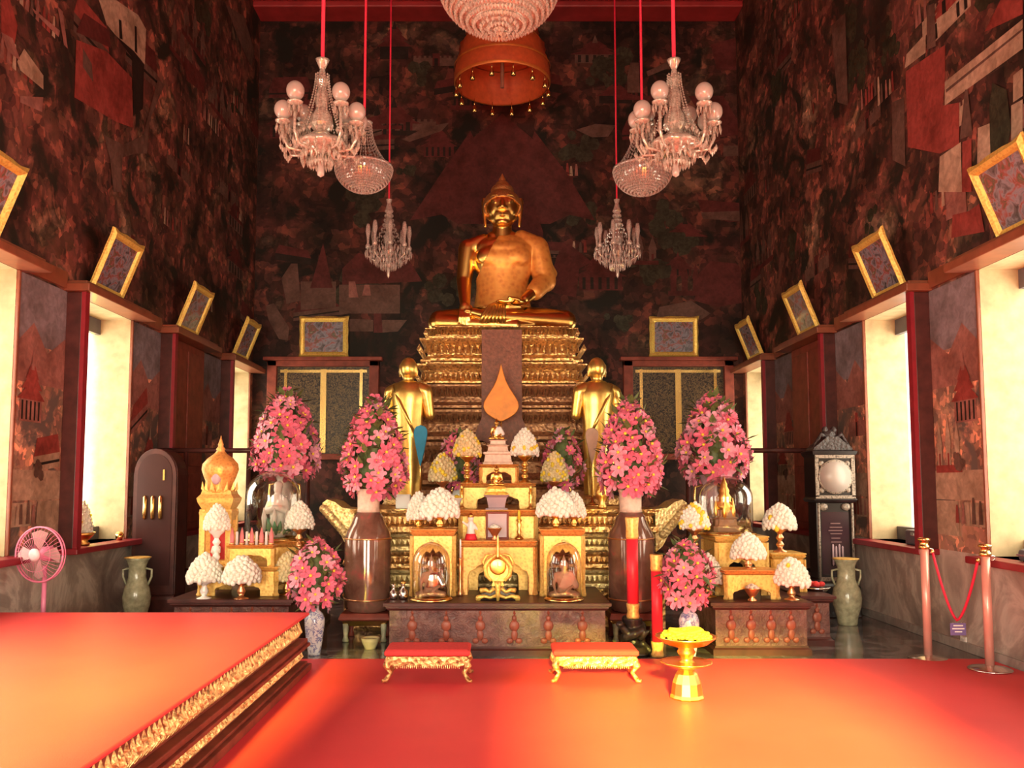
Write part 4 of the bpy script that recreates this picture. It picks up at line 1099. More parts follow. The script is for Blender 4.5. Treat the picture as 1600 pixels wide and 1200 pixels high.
# row of red and white candles on the small gilt table
cz = PZ(852, 8.08)
for i in range(9):
    x = PX(366 + i * 7.6, 8.15)
    if i % 2 == 0:
        t = thing('red_candle', 'stubby pink-red candle with pointed tip in the row on the gilt table', 'candle', (x, 8.15, cz), 0, 'pink-red candles in the row on the gilt table')
        MB().lathe([(.022, 0), (.024, .02), (.02, .03), (.021, .085), (.018, .10), (.006, .15), (0, .165)], 12).build('wax', M['pinkcandle'] if 'pinkcandle' in M else M.setdefault('pinkcandle', plain('pink_red_wax', (.78, .22, .22), .4)), t)
        MB().lathe([(.027, 0), (.028, .012), (.024, .022)], 12).build('holder', M['copper'], t)
    else:
        t = thing('white_candle', 'slim white candle in the row on the gilt table', 'candle', (x, 8.15, cz), 0, 'white candles in the row on the gilt table')
        MB().lathe([(.014, 0), (.013, .12), (.004, .125)], 10).build('wax', M['white'], t); MB().tube([(0, 0, .124), (0, 0, .138)], .0025, 5).build('wick', M['black'], t)
# the gold tower
TY = 8.36; tz = .733
w = 52 * TY / F / 2
t = thing('gold_tower', 'slender gold tower shrine with onion-shaped roof and pointed finial', 'shrine', (PX(345, TY), TY, tz))
zt2 = lambda py: PZ(py, TY) - tz
mb = MB()
hw = .125
for a in (-1, 1):
    for b in (-1, 1): mb.span(a * hw - .028, a * hw + .028, b * hw * .75 - .02, b * hw * .75 + .02, .03, zt2(795))
mb.span(-hw - .02, hw + .02, -.12, .12, 0, .04)
mb.build('posts', M['gilt'], t, bevel=.006)
mb = MB(); mb.rings([(0, zt2(812)), (.01, zt2(800)), (-.01, zt2(795)), (.02, zt2(785)), (.03, zt2(778)), (.0, zt2(772)), (-.01, zt2(766))], hw + .02, .11); mb.build('entablature', M['gilt'], t)
MB().span(-hw + .03, hw - .03, .05, .07, .04, zt2(812)).build('inner_panel', M['redcloth'], t)
mb = MB()
for k in range(14):
    a = 2 * PI * k / 14; r = .155
    mb.add([(r * math.cos(a - .2), r * .8 * math.sin(a - .2), zt2(768)), (r * math.cos(a + .2), r * .8 * math.sin(a + .2), zt2(768)), (r * 1.08 * math.cos(a), r * .86 * math.sin(a), zt2(752)), (r * 1.14 * math.cos(a), r * .92 * math.sin(a), zt2(764)), (r * .9 * math.cos(a), r * .7 * math.sin(a), zt2(766))], [(0, 1, 3), (1, 2, 3), (2, 0, 3), (0, 4, 1), (1, 4, 2), (2, 4, 0)])
mb.build('leaf_crown', M['gilt'], t)
mb = MB(); mb.lathe([(.13, zt2(770)), (.125, zt2(764)), (.12, zt2(758)), (.155, zt2(744)), (.175, zt2(734)), (.168, zt2(725)), (.12, zt2(716)), (.06, zt2(709)), (.035, zt2(704)), (.045, zt2(702)), (.022, zt2(697)), (.028, zt2(695)), (.012, zt2(688)), (0, zt2(680))], 28, sy=.85, flute=.03, nfl=10)
o = mb.build('onion_roof', M['giltorange'], t)
MB().ell((0, -.108, zt2(746)), (.05, .03, .07), 0, 14, 10).build('niche', M['mauve'], o)
t = thing('white_figurine', 'small white figurine standing inside the gold tower', 'figurine', (PX(343, TY), TY - .02, tz + .042))
b = MB(); b.cap((0, 0, .03), (0, 0, .12), .035, .025); b.ell((0, 0, .17), (.026, .024, .03)); b.cap((-.03, 0, .12), (-.04, -.02, .07), .012, .01, 8); b.cap((.03, 0, .12), (.04, -.02, .07), .012, .01, 8); blob('body', b, M['white'], t, .007, 2)

# longcase clocks
def plinth_case(t, w, d, z0, z1, mat, name):
    MB().rings([(0, z0), (0, z1)], w, d).build(name, mat, t, bevel=.01)
t = thing('longcase_clock', 'tall arched dark wooden longcase clock showing three brass weights', 'clock', (PX(254, 10.0), 9.98, 0))
cw = .25
MB().rings([(.02, 0), (.02, .2), (0, .23), (0, .25)], cw, .17).build('plinth', M['darkwood'], t, bevel=.01)
mb = MB(); zt3 = PZ(742, 9.8); poly = [(-cw, .25), (-cw, zt3)]
for k in range(13):
    a = PI - PI * k / 12; poly.append((cw * math.cos(a), zt3 + .30 * math.sin(a)))
poly += [(cw, zt3), (cw, .25)]
mb.prism(poly, -.15, .16); mb.build('case', M['darkwood'], t, bevel=.012)
inner = [(x * .78, z if z < .3 else (z - zt3) * .8 + zt3 if z > zt3 else z) for x, z in poly]; inner = [(x, max(z, .36)) for x, z in inner]
fr = MB(); n = len(poly)
fr.prism([(x * .96, z) for x, z in poly], -.175, -.15); door = fr.build('door', M['darkwood'], t, bevel=.01)
MB().prism(inner, -.182, -.172).build('pane', plain('dark_door_glass', (.05, .016, .015), .3, 0, .1, 4, spec=.3), door)
for k in (-1, 0, 1):
    MB().lathe([(.005, PZ(812, 9.8)), (.022, PZ(809, 9.8)), (.022, PZ(777, 9.8)), (.005, PZ(774, 9.8))], 14, (k * .088 - .01, -.197, 0)).build('brass_weight', M['brass'], t)
MB().box((.105, -.187, PZ(742, 9.8)), (.02, .012, .12)).build('brass_catch', M['brass'], t)

t = thing('longcase_clock', 'tall black longcase clock with pearl inlay, white round dial and crested top', 'clock', (PX(1294, 10.0), 10.0, 0))
cw = .225
zq = lambda py: PZ(py, 9.84)
MB().rings([(.03, 0), (.03, .34), (.0, .38), (0, .42)], cw, .16).build('plinth', M['black'], t, bevel=.01)
MB().rings([(-.02, .42), (-.02, zq(785))], cw, .15).build('trunk', M['black'], t, bevel=.01)
mb = MB()
for s in (-1, 1): mb.tube([(s * (cw - .035), -.16, zq(905)), (s * (cw - .035), -.16, zq(786))], .016, 8)
mb.span(-cw + .02, cw - .02, -.17, -.14, zq(908), zq(902)); mb.ell((-.13, -.14, zq(792)), (.055, .03, .045), 0, 12, 8); mb.ell((.13, -.14, zq(792)), (.055, .03, .045), 0, 12, 8)
mb.build('inlaid_border', M['pearl'], t)
MB().span(-cw + .07, cw - .07, -.145, -.13, zq(898), zq(800)).build('trunk_door', plain('dark_purple_glass', (.035, .013, .02), .25, 0, .1, 4, coat=.1), t)
mb = MB()
for i, (zz_, l) in enumerate(((818, .11), (824, .15), (829, .16), (834, .14), (841, .10), (847, .13))): mb.span(-l * .5 + (i % 2) * .01, l * .5, -.150, -.1445, zq(zz_) - .006, zq(zz_) + .006)
mb.build('panel_lines', M['dialdim'] if 'dialdim' in M else M.setdefault('dialdim', plain('faint_pink_lettering', (.20, .11, .11), .5)), t)
for k in range(4): MB().lathe([(.004, zq(884)), (.012, zq(882)), (.012, zq(852 + (k % 2) * 3)), (.004, zq(850 + (k % 2) * 3))], 10, (-.04 + k * .036, -.16, 0)).build('reflection_bar', M['mauve'], t)  # pinkish reflections in the door glass, built as thin mauve rods
hd = MB(); hd.rings([(0, zq(785)), (.02, zq(781)), (.0, zq(777)), (.0, zq(714)), (.02, zq(710)), (.03, zq(705)), (.0, zq(703))], cw, .17); hd.build('hood', M['black'], t)
mb = MB(); zc = zq(745); r = 24 * 9.84 / F
for s in (-1, 1): mb.span(s * (cw - .02) - .02, s * (cw - .02) + .02, -.19, -.165, zq(776), zq(715))
mb.span(-cw, cw, -.19, -.165, zq(779), zq(774)); mb.span(-cw, cw, -.19, -.165, zq(716), zq(711))
for k in range(4):
    a = PI / 4 + k * PI / 2; mb.ell((.21 * math.cos(a), -.17, zc + .21 * math.sin(a)), (.035, .015, .035), 0, 8, 6)
mb.build('inlaid_frame', M['pearl'], t)
RX = Matrix.Rotation(PI / 2, 4, 'X')
MB().lathe([(r * 1.1, 0), (r * 1.13, .02), (r, .022)], 36, M=Matrix.Translation((0, -.17, zc)) @ RX).build('dial_ring', M['pearl'], t)
MB().lathe([(r, 0), (r, .026), (0, .028)], 36, M=Matrix.Translation((0, -.17, zc)) @ RX).build('dial', M['dial'], t)
cr = MB()
cr.prism([(-cw, zq(703)), (-cw * .95, zq(699)), (-.13, zq(690)), (-.06, zq(682)), (.06, zq(682)), (.13, zq(690)), (cw * .95, zq(699)), (cw, zq(703))], -.15, .1)
cr.ell((0, -.05, zq(680)), (.09, .06, .07), 0, 12, 8)
for s in (-1, 1): cr.tube([(s * .05, -.1, zq(684)), (s * .12, -.1, zq(678)), (s * .14, -.1, zq(684)), (s * .21, -.1, zq(698))], [.02, .028, .022, .012], 8); cr.ell((s * .05, -.05, zq(672)), (.04, .03, .05), 0, 8, 6)
cr.build('crest', M['blackcrest'] if 'blackcrest' in M else M.setdefault('blackcrest', carved('black_carving', (.05, .035, .035), (.01, .008, .008), 30, .3, 0, .8)), t)

# porcelain jars on the floor
def jar(px, y, ptop, pbot_z, wneck, wbelly, mat, lab, name='jar', group=None, base=0.0):
    z1 = PZ(ptop, y) - base; k = y / F
    t = thing(name, lab, name.split('_')[-1], (PX(px, y), y, base), 0, group)
    n, b = wneck / 2 * k, wbelly / 2 * k
    pr = [(b * .62, 0), (b * .66, z1 * .02), (b * .72, z1 * .12), (b * .95, z1 * .30), (b, z1 * .42), (b * .9, z1 * .54), (n * 1.15, z1 * .64), (n, z1 * .72), (n, z1 * .88), (n * 1.25, z1 * .96), (n * 1.5, z1)]
    o = MB().lathe(pr + [(n * 1.2, z1), (n * .85, z1 * .92), (n * .8, z1 * .8), (0.0, z1 * .78)], 28).build('body', mat, t)
    MB().lathe([(n * 1.5, z1 - .004), (n * 1.55, z1 + .004), (n * 1.3, z1 + .008)], 28).build('rim', M['gilt'], t)
    for s in (-1, 1): MB().tube([(s * n, 0, z1 * .84), (s * n * 1.7, 0, z1 * .82), (s * n * 1.7, 0, z1 * .72), (s * b * .8, 0, z1 * .6)], .012, 8).build('handle', mat, t)
    return t
jar(221, 9.3, 871, 0, 26, 42, M['celadon'], 'tall crackled celadon jar at the foot of the dark arched clock')
jar(1316, 9.35, 873, 0, 26, 44, M['celadon'], 'tall crackled celadon jar at the foot of the inlaid black clock')
# red offerings beside that jar
t = thing('offering_tray', 'small tray heaped with red offerings on the set-back dark table', 'tray', (PX(1270, 8.5), 8.5, Z1))
MB().lathe([(.09, 0), (.10, .01), (.13, .035), (.12, .036), (0, .02)], 24).build('tray', M['silver'], t)
mb = MB(); rng = random.Random(3)
for k in range(9): mb.ell((rng.uniform(-.07, .07), rng.uniform(-.07, .07), .05 + rng.uniform(0, .02)), (.035, .03, .025), 0, 10, 6)
mb.build('offerings', M['redcloth'], t)
# ================================================================== BIG VASES AND BOUQUETS
def flower_mesh(name, seed, mat):
    rng = random.Random(seed); mb = MB()
    n = 6
    for ring, (rad, lift, cnt, ph) in enumerate(((1.0, .25, n, 0), (.72, .5, n - 1, .5))):
        for k in range(cnt):
            a = 2 * PI * (k + ph) / cnt + rng.uniform(-.1, .1); w = .62 * rad; r = rad * rng.uniform(.88, 1.08)
            c, s = math.cos(a), math.sin(a)
            def Q(l, sd, z): return (c * l - s * sd, s * l + c * sd, z)
            vs = [Q(.08, 0, 0), Q(.45 * r, -.42 * w, lift * .35), Q(.45 * r, .42 * w, lift * .35), Q(.5 * r, 0, lift * .2), Q(.88 * r, -.40 * w, lift * .75 + rng.uniform(-.05, .1)), Q(.88 * r, .40 * w, lift * .75 + rng.uniform(-.05, .1)), Q(.9 * r, 0, lift * .55), Q(1.04 * r, -.14 * w, lift * .9), Q(1.04 * r, .14 * w, lift * .9)]
            mb.add(vs, [(0, 1, 3), (0, 3, 2), (1, 4, 6, 3), (3, 6, 5, 2), (4, 7, 6), (6, 7, 8), (6, 8, 5)], 0, True)
    mb.ell((0, 0, .16), (.17, .17, .13), 1, 8, 6)
    return mb.mesh(name, [mat, M['yellowbud']])
FM = [flower_mesh('flower', i, (M['pink'], M['pinklight'], M['pink'], M['pinklight'])[i]) for i in range(4)]
def bouquet(lab, cx, y, ptop, pbot, wpx_, zstem, n, fr, seed, shape=0, dim=None):
    """cone-like bouquet: stems, foliage and every flower a part of its own"""
    rng = random.Random(seed)
    z1, z0 = PZ(ptop, y), PZ(pbot, y)
    H = z1 - z0; W = wpx_ / 2 * y / F
    t = thing('bouquet', lab, 'bouquet', (PX(cx, y), y, zstem), 0, 'bouquets of pink flowers before the altar')
    zb = z0 - zstem
    def rad(k):
        pts = [(0, .62), (.12, .92), (.28, 1.0), (.5, .84), (.72, .62), (.88, .38), (1, .08)] if shape == 0 else [(0, .45), (.15, .85), (.35, 1.0), (.6, .9), (.82, .6), (1, .1)]
        for (a, b), (c, d) in zip(pts, pts[1:]):
            if a <= k <= c: return W * (b + (d - b) * (k - a) / (c - a))
        return 0
    st = MB(); fo = MB()
    for i in range(n):
        k = min(1, (i + .5) / n + rng.uniform(-.03, .03)); k = max(0, k); k = k ** 1.12
        a = i * 2.39996 + rng.uniform(-.25, .25)
        r = rad(k) * rng.uniform(.84, 1.0)
        p = Vector((r * math.cos(a), r * math.sin(a), zb + k * H))
        nrm = Vector((math.cos(a), math.sin(a), -.15 + .9 * k + (.8 if k > .9 else 0))).normalized()
        o = bpy.data.objects.new('flower', FM[rng.choice((0, 0, 1, 2, 2, 3))]); COL.objects.link(o); o.parent = t
        o.location = p
        q = nrm.to_track_quat('Z', 'Y').to_euler(); o.rotation_euler = q
        s = fr * (1.0 if k < .8 else .78) * rng.uniform(.85, 1.15); o.scale = (s, s, s)
        st.tube([(0, 0, .03), (p.x * .35, p.y * .35, zb + k * H * .45), tuple(p - nrm * .01)], .005, 5)
    for i in range(n * 2):
        k = rng.random(); a = rng.uniform(0, 2 * PI); r = rad(k) * rng.uniform(.6, .98)
        p = Vector((r * math.cos(a), r * math.sin(a), zb + k * H)); d = Vector((math.cos(a) * rng.uniform(.3, 1), math.sin(a) * rng.uniform(.3, 1), rng.uniform(-.5, .9))).normalized()
        l = fr * rng.uniform(1.0, 1.9); w = d.cross(Vector((0, 0, 1)));
        if w.length < .01: w = Vector((1, 0, 0))
        w.normalize(); w *= l * .24; up = w.cross(d).normalized() * l * .08
        fo.add([p, p + d * l * .45 + w, p + d * l, p + d * l * .45 - w, p + d * l * .5 + up], [(0, 1, 4), (1, 2, 4), (2, 3, 4), (3, 0, 4)], 0, True)
    core = []
    for i in range(9):
        k = i / 8; core.append((max(.004, rad(k) * .5), zb + k * H * .96))
    fo.lathe(core, 14)
    st.build('stems', M['stem'], t); fo.build('foliage', M['leaf'], t)
    return t
# big brown glazed bottle vases on wooden stands either side of the low table
def big_vase(px, y, lab, slab):
    z0, zs, zn, z1 = .27, PZ(832, y), PZ(800, y), PZ(764, y)
    k = y / F
    t = thing('wooden_stand', slab, 'stand', (PX(px, y), y, 0), 0, 'wooden stands under the big brown vases')
    MB().rings([(0, .20), (.02, .215), (.015, .235), (.0, .27)], .225, .20).build('top', M['redwood'], t, bevel=.005)
    MB().rings([(-.02, .15), (-.0, .20)], .215, .19).build('apron', M['brass'], t)
    for a in (-1, 1):
        for b in (-1, 1): MB().lathe([(.022, 0), (.035, .01), (.02, .05), (.028, .12), (.03, .17)], 12, (a * .18, b * .16, 0)).build('leg', M['celadon'] if b < 0 else M['redwood'], t)
    v = thing('vase', lab, 'vase', (PX(px, y), y, z0), 0, 'big brown vases holding bouquets')
    R0, rn = 36 * k, 17 * k
    h = lambda z: z - z0
    MB().lathe([(R0 * .82, 0), (R0 * .9, .015), (R0 * .97, .06), (R0, .2), (R0, h(zs) - .06), (R0 * .94, h(zs)), (R0 * .74, h(zs) + (zn - zs) * .42), (rn * 1.35, h(zs) + (zn - zs) * .75), (rn * 1.05, h(zn))], 40).build('body', M['bigvase'], v)
    MB().lathe([(rn * 1.05, h(zn)), (rn, h(zn) + .03), (rn * 1.02, h(z1) - .04), (rn * 1.25, h(z1)), (rn * 1.1, h(z1)), (rn * .85, h(z1) - .04), (0.0, h(z1) - .05)], 32).build('neck', M['marblewhite'], v)
    for zz_ in (h(zs) - .055, .12): MB().lathe([(R0 * 1.001, zz_ - .008), (R0 * 1.015, zz_), (R0 * 1.001, zz_ + .008)], 40).build('band', M['copper'], v)
    return z1
VY = 8.50
zv = big_vase(577, VY, 'big brown glazed bottle vase with pale neck, beside the small yellow bowl', 'wooden stand under the big brown vase nearest the small yellow bowl')
bouquet('tall bouquet of pink flowers in the big brown vase, near the blue fan', 585, VY, 624, 768, 104, zv - .03, 96, .086, 1)
zv = big_vase(984, VY, 'big brown glazed bottle vase with pale neck, behind the red candle', 'wooden stand under the big brown vase behind the red candle')
bouquet('tall bouquet of pink flowers in the big brown vase, behind the red candles', 984, VY, 626, 768, 104, zv - .03, 96, .086, 2)
# rear bouquets in tall pale vases
def pale_vase(px, y, ptop, zb, w, lab, mat):
    t = thing('vase', lab, 'vase', (PX(px, y), y, zb)); h = PZ(ptop, y) - zb; r = w / 2 * y / F
    MB().lathe([(r * .6, 0), (r * .7, h * .04), (r * .6, h * .1), (r * .95, h * .4), (r, h * .62), (r * .8, h * .76), (r * .5, h * .84), (r * .5, h * .9), (r * .75, h), (r * .6, h), (r * .35, h * .9), (0, h * .88)], 28).build('body', mat, t)
    for s in (-1, 1): MB().tube([(s * r * .5, 0, h * .9), (s * r * 1.05, 0, h * .88), (s * r * 1.1, 0, h * .76), (s * r * .85, 0, h * .68)], .013, 8).build('handle', M['brass'], t)
    return h + zb
zv = pale_vase(446, 9.45, 737, Z1, 44, 'tall white porcelain vase with gilt handles behind the domed porcelain figure', M['white'])
bouquet('bouquet of pink flowers in the tall white vase below the left back window', 447, 9.45, 612, 742, 108, zv - .03, 96, .092, 3)
t = gold_table('offering_table', 'dim gilt table behind the spire under glass, carrying a pale vase', PX(1085, 9.1), PX(1150, 9.1), 9.1, 9.5, 0, .5, M['gilt'], M['giltorange'], (.6, .6))
zv = pale_vase(1108, 9.3, 742, .503, 44, 'tall pale grey porcelain vase with gilt handles behind the spire under glass', M['mauve'])
bouquet('bouquet of pink flowers in the tall pale vase below the right back window', 1114, 9.3, 617, 748, 112, zv - .03, 96, .092, 4)
# smaller bouquets in blue and white vases on the floor
def floor_vase(px, y, ptop, w, lab):
    t = thing('vase', lab, 'vase', (PX(px, y), y, 0), 0, 'blue and white vases on the floor'); h = PZ(ptop, y); r = w / 2 * y / F
    MB().lathe([(r * .62, 0), (r * .62, h * .05), (r * .8, h * .25), (r * .98, h * .55), (r, h * .66), (r * .8, h * .76), (r * .45, h * .82), (r * .42, h * .9), (r * .55, h), (r * .4, h), (r * .3, h * .9), (0, h * .85)], 28).build('body', M['bluewhite'], t)
    return h
h = floor_vase(496, 7.72, 938, 31, 'blue and white porcelain vase on the floor beside the carpeted platform')
bouquet('small bouquet of pink flowers in the floor vase beside the carpeted platform', 497, 7.72, 845, 945, 80, h - .03, 44, .078, 5, 1)
h = floor_vase(1072, 7.56, 938, 31, 'blue and white porcelain vase on the floor behind the gold tray')
bouquet('small bouquet of pink flowers in the floor vase beside the red candles', 1069, 7.56, 848, 944, 82, h - .03, 44, .078, 6, 1)
# shaded pink flowers behind the stone throne
for px, lab, sd in ((718, 'shaded bouquet of pink flowers behind the stone throne, below the blue fan', 7), (879, 'shaded bouquet of pink flowers behind the stone throne, below the beige fan', 8)):
    zv = pale_vase(px, 9.93, 758, 1.237, 22, 'small pale vase under the shaded pink flowers, ' + ('below the blue fan' if sd == 7 else 'below the beige fan'), M['white'])
    bouquet(lab, px, 9.93, 672, 762, 66, zv - .02, 34, .075, sd, 1)

# ================================================================== SMALL THINGS ON THE ALTAR
# ornate gold clock
CYY = 7.86
t = thing('mantel_clock', 'ornate gold mantel clock with round dial on the dark low table', 'clock', (PX(778, CYY), CYY, Z1))
zc = lambda py: PZ(py, CYY) - Z1
kx = CYY / F
mb = MB()
mb.rings([(0, 0), (.01, .012), (-.01, .02)], .165, .08)
mb.prism([(-.16, .02), (-.15, .06), (-.10, .075), (-.06, .12), (.06, .12), (.10, .075), (.15, .06), (.16, .02)], -.06, .06)
mb.build('base', M['blackmetal'], t, bevel=.004)
mb = MB()
for s in (-1, 1):
    mb.tube([(s * .175, -.07, .0), (s * .165, -.08, .03), (s * .12, -.085, .04), (s * .07, -.08, .025), (0, -.08, .05)], [.022, .024, .016, .014, .018], 8)
    mb.tube([(s * .155, -.06, .085), (s * .11, -.075, .095), (s * .07, -.07, .075), (s * .03, -.075, .11)], [.024, .02, .016, .02], 8)
    mb.ell((s * .175, -.07, .02), (.026, .026, .028), 0, 10, 8)
mb.tube([(0, -.085, .0), (0, -.09, .06), (0, -.085, .12), (0, -.08, .17)], [.012, .022, .026, .035], 10)
mb.build('scroll_feet', M['frame'], t)
mb = MB()
mb.prism([(-.06, .12), (-.045, .16), (-.09, .2), (-.10, .27), (-.075, .33), (-.03, .365), (.03, .365), (.075, .33), (.10, .27), (.09, .2), (.045, .16), (.06, .12)], -.045, .045)
for s in (-1, 1):
    mb.tube([(s * .06, -.05, .17), (s * .105, -.05, .22), (s * .115, -.05, .29), (s * .08, -.05, .35), (s * .02, -.05, .40)], [.014, .02, .022, .02, .012], 8)
    mb.tube([(s * .11, 0, .29), (s * .135, 0, .33), (s * .10, 0, .39), (s * .05, 0, .40)], [.012, .016, .014, .008], 8)
mb.build('case', M['frame'], t, bevel=.005)
zz0 = zc(884)
MB().lathe([(.072, 0), (.076, .012), (.062, .018)], 32, M=Matrix.Translation((0, -.046, zz0)) @ RX).build('bezel', M['gold'], t)
dl = MB().lathe([(.06, 0), (.06, .016), (0, .018)], 32, M=Matrix.Translation((0, -.046, zz0)) @ RX).build('dial', M['dial'], t)
mb = MB(); mb.box((0, -.068, zz0 + .018), (.006, .003, .04)); mb.box((.014, -.068, zz0 - .004), (.03, .003, .005)); mb.build('hands', M['redwood'], t)
MB().lathe([(.03, .365), (.012, .385), (.024, .41), (.014, .44), (.02, .46), (.008, .50), (.014, .52), (0, .58)], 14).build('finial', M['gold'], t)
# little things
def holder(name, lab, px, y, zb, ptop, w, mats, cat, group=None, kind=0):
    t = thing(name, lab, cat, (PX(px, y), y, zb), 0, group); h = PZ(ptop, y) - zb; r = w / 2 * y / F
    if kind == 0:    # baluster candlestick with candle
        MB().lathe([(r, 0), (r * .95, h * .05), (r * .35, h * .12), (r * .55, h * .25), (r * .3, h * .36), (r * .6, h * .5), (r * .3, h * .58), (r * .65, h * .64), (r * .6, h * .67)], 14).build('stick', mats[0], t)
        MB().lathe([(r * .34, h * .66), (r * .32, h * .97), (r * .1, h)], 10).build('candle', mats[1], t)
    elif kind == 1:  # bottle
        MB().lathe([(r * .8, 0), (r, h * .06), (r, h * .45), (r * .4, h * .62), (r * .35, h * .8), (r * .5, h * .84)], 14).build('bottle', mats[0], t)
        MB().lathe([(r * .5, h * .84), (r * .55, h * .95), (0, h)], 10).build('stopper', mats[1], t)
    elif kind == 2:  # bowl with something in it
        MB().lathe([(r * .5, 0), (r * .55, h * .08), (r * .25, h * .2), (r * .5, h * .35), (r, h * .7), (r * 1.05, h * .75), (r * .9, h * .72), (0, h * .6)], 18).build('bowl', mats[0], t)
        mb = MB(); rng = random.Random(int(px))
        for k in range(14): a = k * 2.4; q = r * .7 * math.sqrt(k / 14); mb.ell((q * math.cos(a), q * math.sin(a), h * (.86 - .2 * k / 14)), r * .26, 0, 8, 6)
        mb.build('filling', mats[1], t)
    return t
holder('candlestick', 'twisted gold candlestick beside the mauve picture, on the arched gold table', 811, 8.4, PZ(845, 8.14), 797, 14, (M['gold'], M['yellowbud']), 'candlestick')
holder('candlestick', 'gold post candlestick at one front corner of the turned-post table, by the yellow flower', 722, 8.94, 1.24, 756, 12, (M['gold'], M['gold']), 'candlestick')
holder('candlestick', 'gold post candlestick at the corner of the turned-post table away from the yellow flower', 829, 8.94, 1.24, 756, 12, (M['gold'], M['gold']), 'candlestick')
holder('candlestick', 'slim white candle on a tiny holder beside the arched gold table', 720, 8.08, Z1, 842, 9, (M['copper'], M['white']), 'candlestick')
holder('bowl', 'small copper bowl of white flowers before the mauve picture', 773, 8.24, PZ(845, 8.14), 818, 22, (M['copper'], M['jasmine']), 'bowl', None, 2)
holder('bowl', 'copper bowl of cream offerings before the low cut-out gilt table', 1170, 7.73, Z1, 911, 26, (M['copper'], M['marblewhite']), 'bowl', None, 2)
holder('bowl', 'tiny bowl heaped with yellow flowers beside the pale turned-post table', 714, 8.75, 1.24, 772, 18, (M['white'], M['yellowbud']), 'bowl', None, 2)
holder('bottle', 'small silver bottle at the end of the dark low table, nearest the vase', 617, 7.85, Z1, 912, 12, (M['silver'], M['silver']), 'bottle', 'small silver bottles', 1)
holder('bottle', 'small gold-topped bottle next to the glass dome and the silver bottle', 632, 7.85, Z1, 908, 14, (M['silver'], M['gold']), 'bottle', 'small silver bottles', 1)
t = thing('figurine', 'small white and red figurine on the arched gold table', 'figurine', (PX(736, 8.25), 8.25, PZ(845, 8.14)))
b = MB(); b.cap((0, 0, .03), (0, 0, .10), .045, .035); b.cap((0, 0, .1), (0, 0, .16), .034, .028); b.ell((0, -.005, .205), .03); b.cap((-.035, 0, .14), (-.075, -.02, .17), .014, .012, 8); b.cap((.035, 0, .14), (.06, -.03, .10), .014, .012, 8)
blob('body', b, M['white'], t, .008, 2)
MB().lathe([(.06, 0), (.055, .03), (.048, .05), (.044, .06)], 16).build('red_skirt', M['candle'], t); MB().lathe([(.032, .215), (.024, .24), (0, .26)], 12, (0, -.004, 0)).build('hat', M['gold'], t)
t = thing('card_box', 'upright white card box on the gold altar, beside the big brown vase', 'box', (PX(630, 9.1), 9.15, GZ + .001)); MB().box((0, 0, PZ(774, 9.05) / 2 - GZ / 2), (.15, .1, PZ(774, 9.05) - GZ)).build('carton', M['paper'], t, bevel=.004); MB().box((0, 0, PZ(774, 9.05) - GZ + .004), (.152, .102, .008)).build('lid', M['paper'], t, bevel=.002)
t = thing('gold_urn', 'small gold urn on the gold altar behind the big vase near the candles', 'urn', (PX(940, 9.15), 9.15, GZ + .001)); MB().lathe([(.05, 0), (.055, .02), (.03, .05), (.07, .12), (.075, .17), (.05, .21), (.06, .22)], 20).build('body', M['gold'], t); MB().lathe([(.06, .22), (.04, .25), (.012, .27), (0, .30)], 20).build('lid', M['gold'], t)

# ================================================================== RED CANDLES ON STANDS
def red_candle(px, y, ptop, pgold, pbot, w, lab):
    k = y / F; r = w / 2 * k
    z1, zg, zb = PZ(ptop, y), PZ(pgold, y), max(.0, PZ(pbot, y))
    t = thing('red_candle', lab, 'candle', (PX(px, y), y, zb))
    MB().lathe([(r, .12), (r, zg - zb)], 24).build('wax', M['candle'], t)
    MB().lathe([(r, zg - zb), (r * 1.1, zg - zb + .02), (r * 1.05, (zg + z1) / 2 - zb), (r * 1.2, z1 - zb - .01), (r * 1.15, z1 - zb), (0, z1 - zb - .02)], 24).build('gilt_cap', M['gilt'], t)
    MB().lathe([(r * 1.05, 0), (r * 1.15, .02), (r * .95, .06), (r * 1.12, .11), (r * 1.12, .13)], 24).build('gilt_socket', M['gilt'], t)
    return zb
zb = red_candle(986, 7.72, 808, 842, 966, 18, 'tall red candle with gilt cap, standing on the black carved stand')
t = thing('candle_stand', 'black carved dragon-like candle stand on the floor', 'stand', (PX(986, 7.72), 7.72, 0))
mb = MB(); mb.lathe([(.13, 0), (.15, .02), (.12, .05), (.10, .08)], 20, flute=.06, nfl=8)
rng = random.Random(4)
for k in range(9):
    a = k * .95; z = .06 + k * .026
    mb.cap((.085 * math.cos(a), .08 * math.sin(a), z), (.085 * math.cos(a + .95), .08 * math.sin(a + .95), z + .03), .042 - .001 * k, .04, 10)
mb.cap((-.06, -.06, .2), (-.13, -.08, .27), .035, .025, 10); mb.cap((.06, -.05, .16), (.12, -.09, .22), .03, .015, 10); mb.ell((-.13, -.09, .28), (.035, .04, .028)); mb.cap((.08, 0, .1), (.15, -.02, .04), .03, .022, 10)
mb.lathe([(.06, .22), (.075, .28), (.085, max(.30, zb))], 16)
blob('dragon_body', mb, M['blackmetal'], t, .009, 2)
red_candle(1023, 7.60, 866, 892, 1026, 17, 'red candle with gilt cap standing on the floor behind the gold tray')

# small bowl on the marble floor
t = thing('bowl', 'small pale yellow bowl on the marble floor beside the dark low table', 'bowl', (PX(582, 8.0), 8.0, .0))
MB().lathe([(.05, 0), (.052, .012), (.075, .06), (.085, .10), (.078, .10), (.06, .04), (0, .02)], 24).build('bowl', plain('pale_yellow_glaze', (.72, .62, .32), .3, coat=.4), t); MB().lathe([(.074, .085), (0, .088)], 20).build('water', M['celadon'], t)
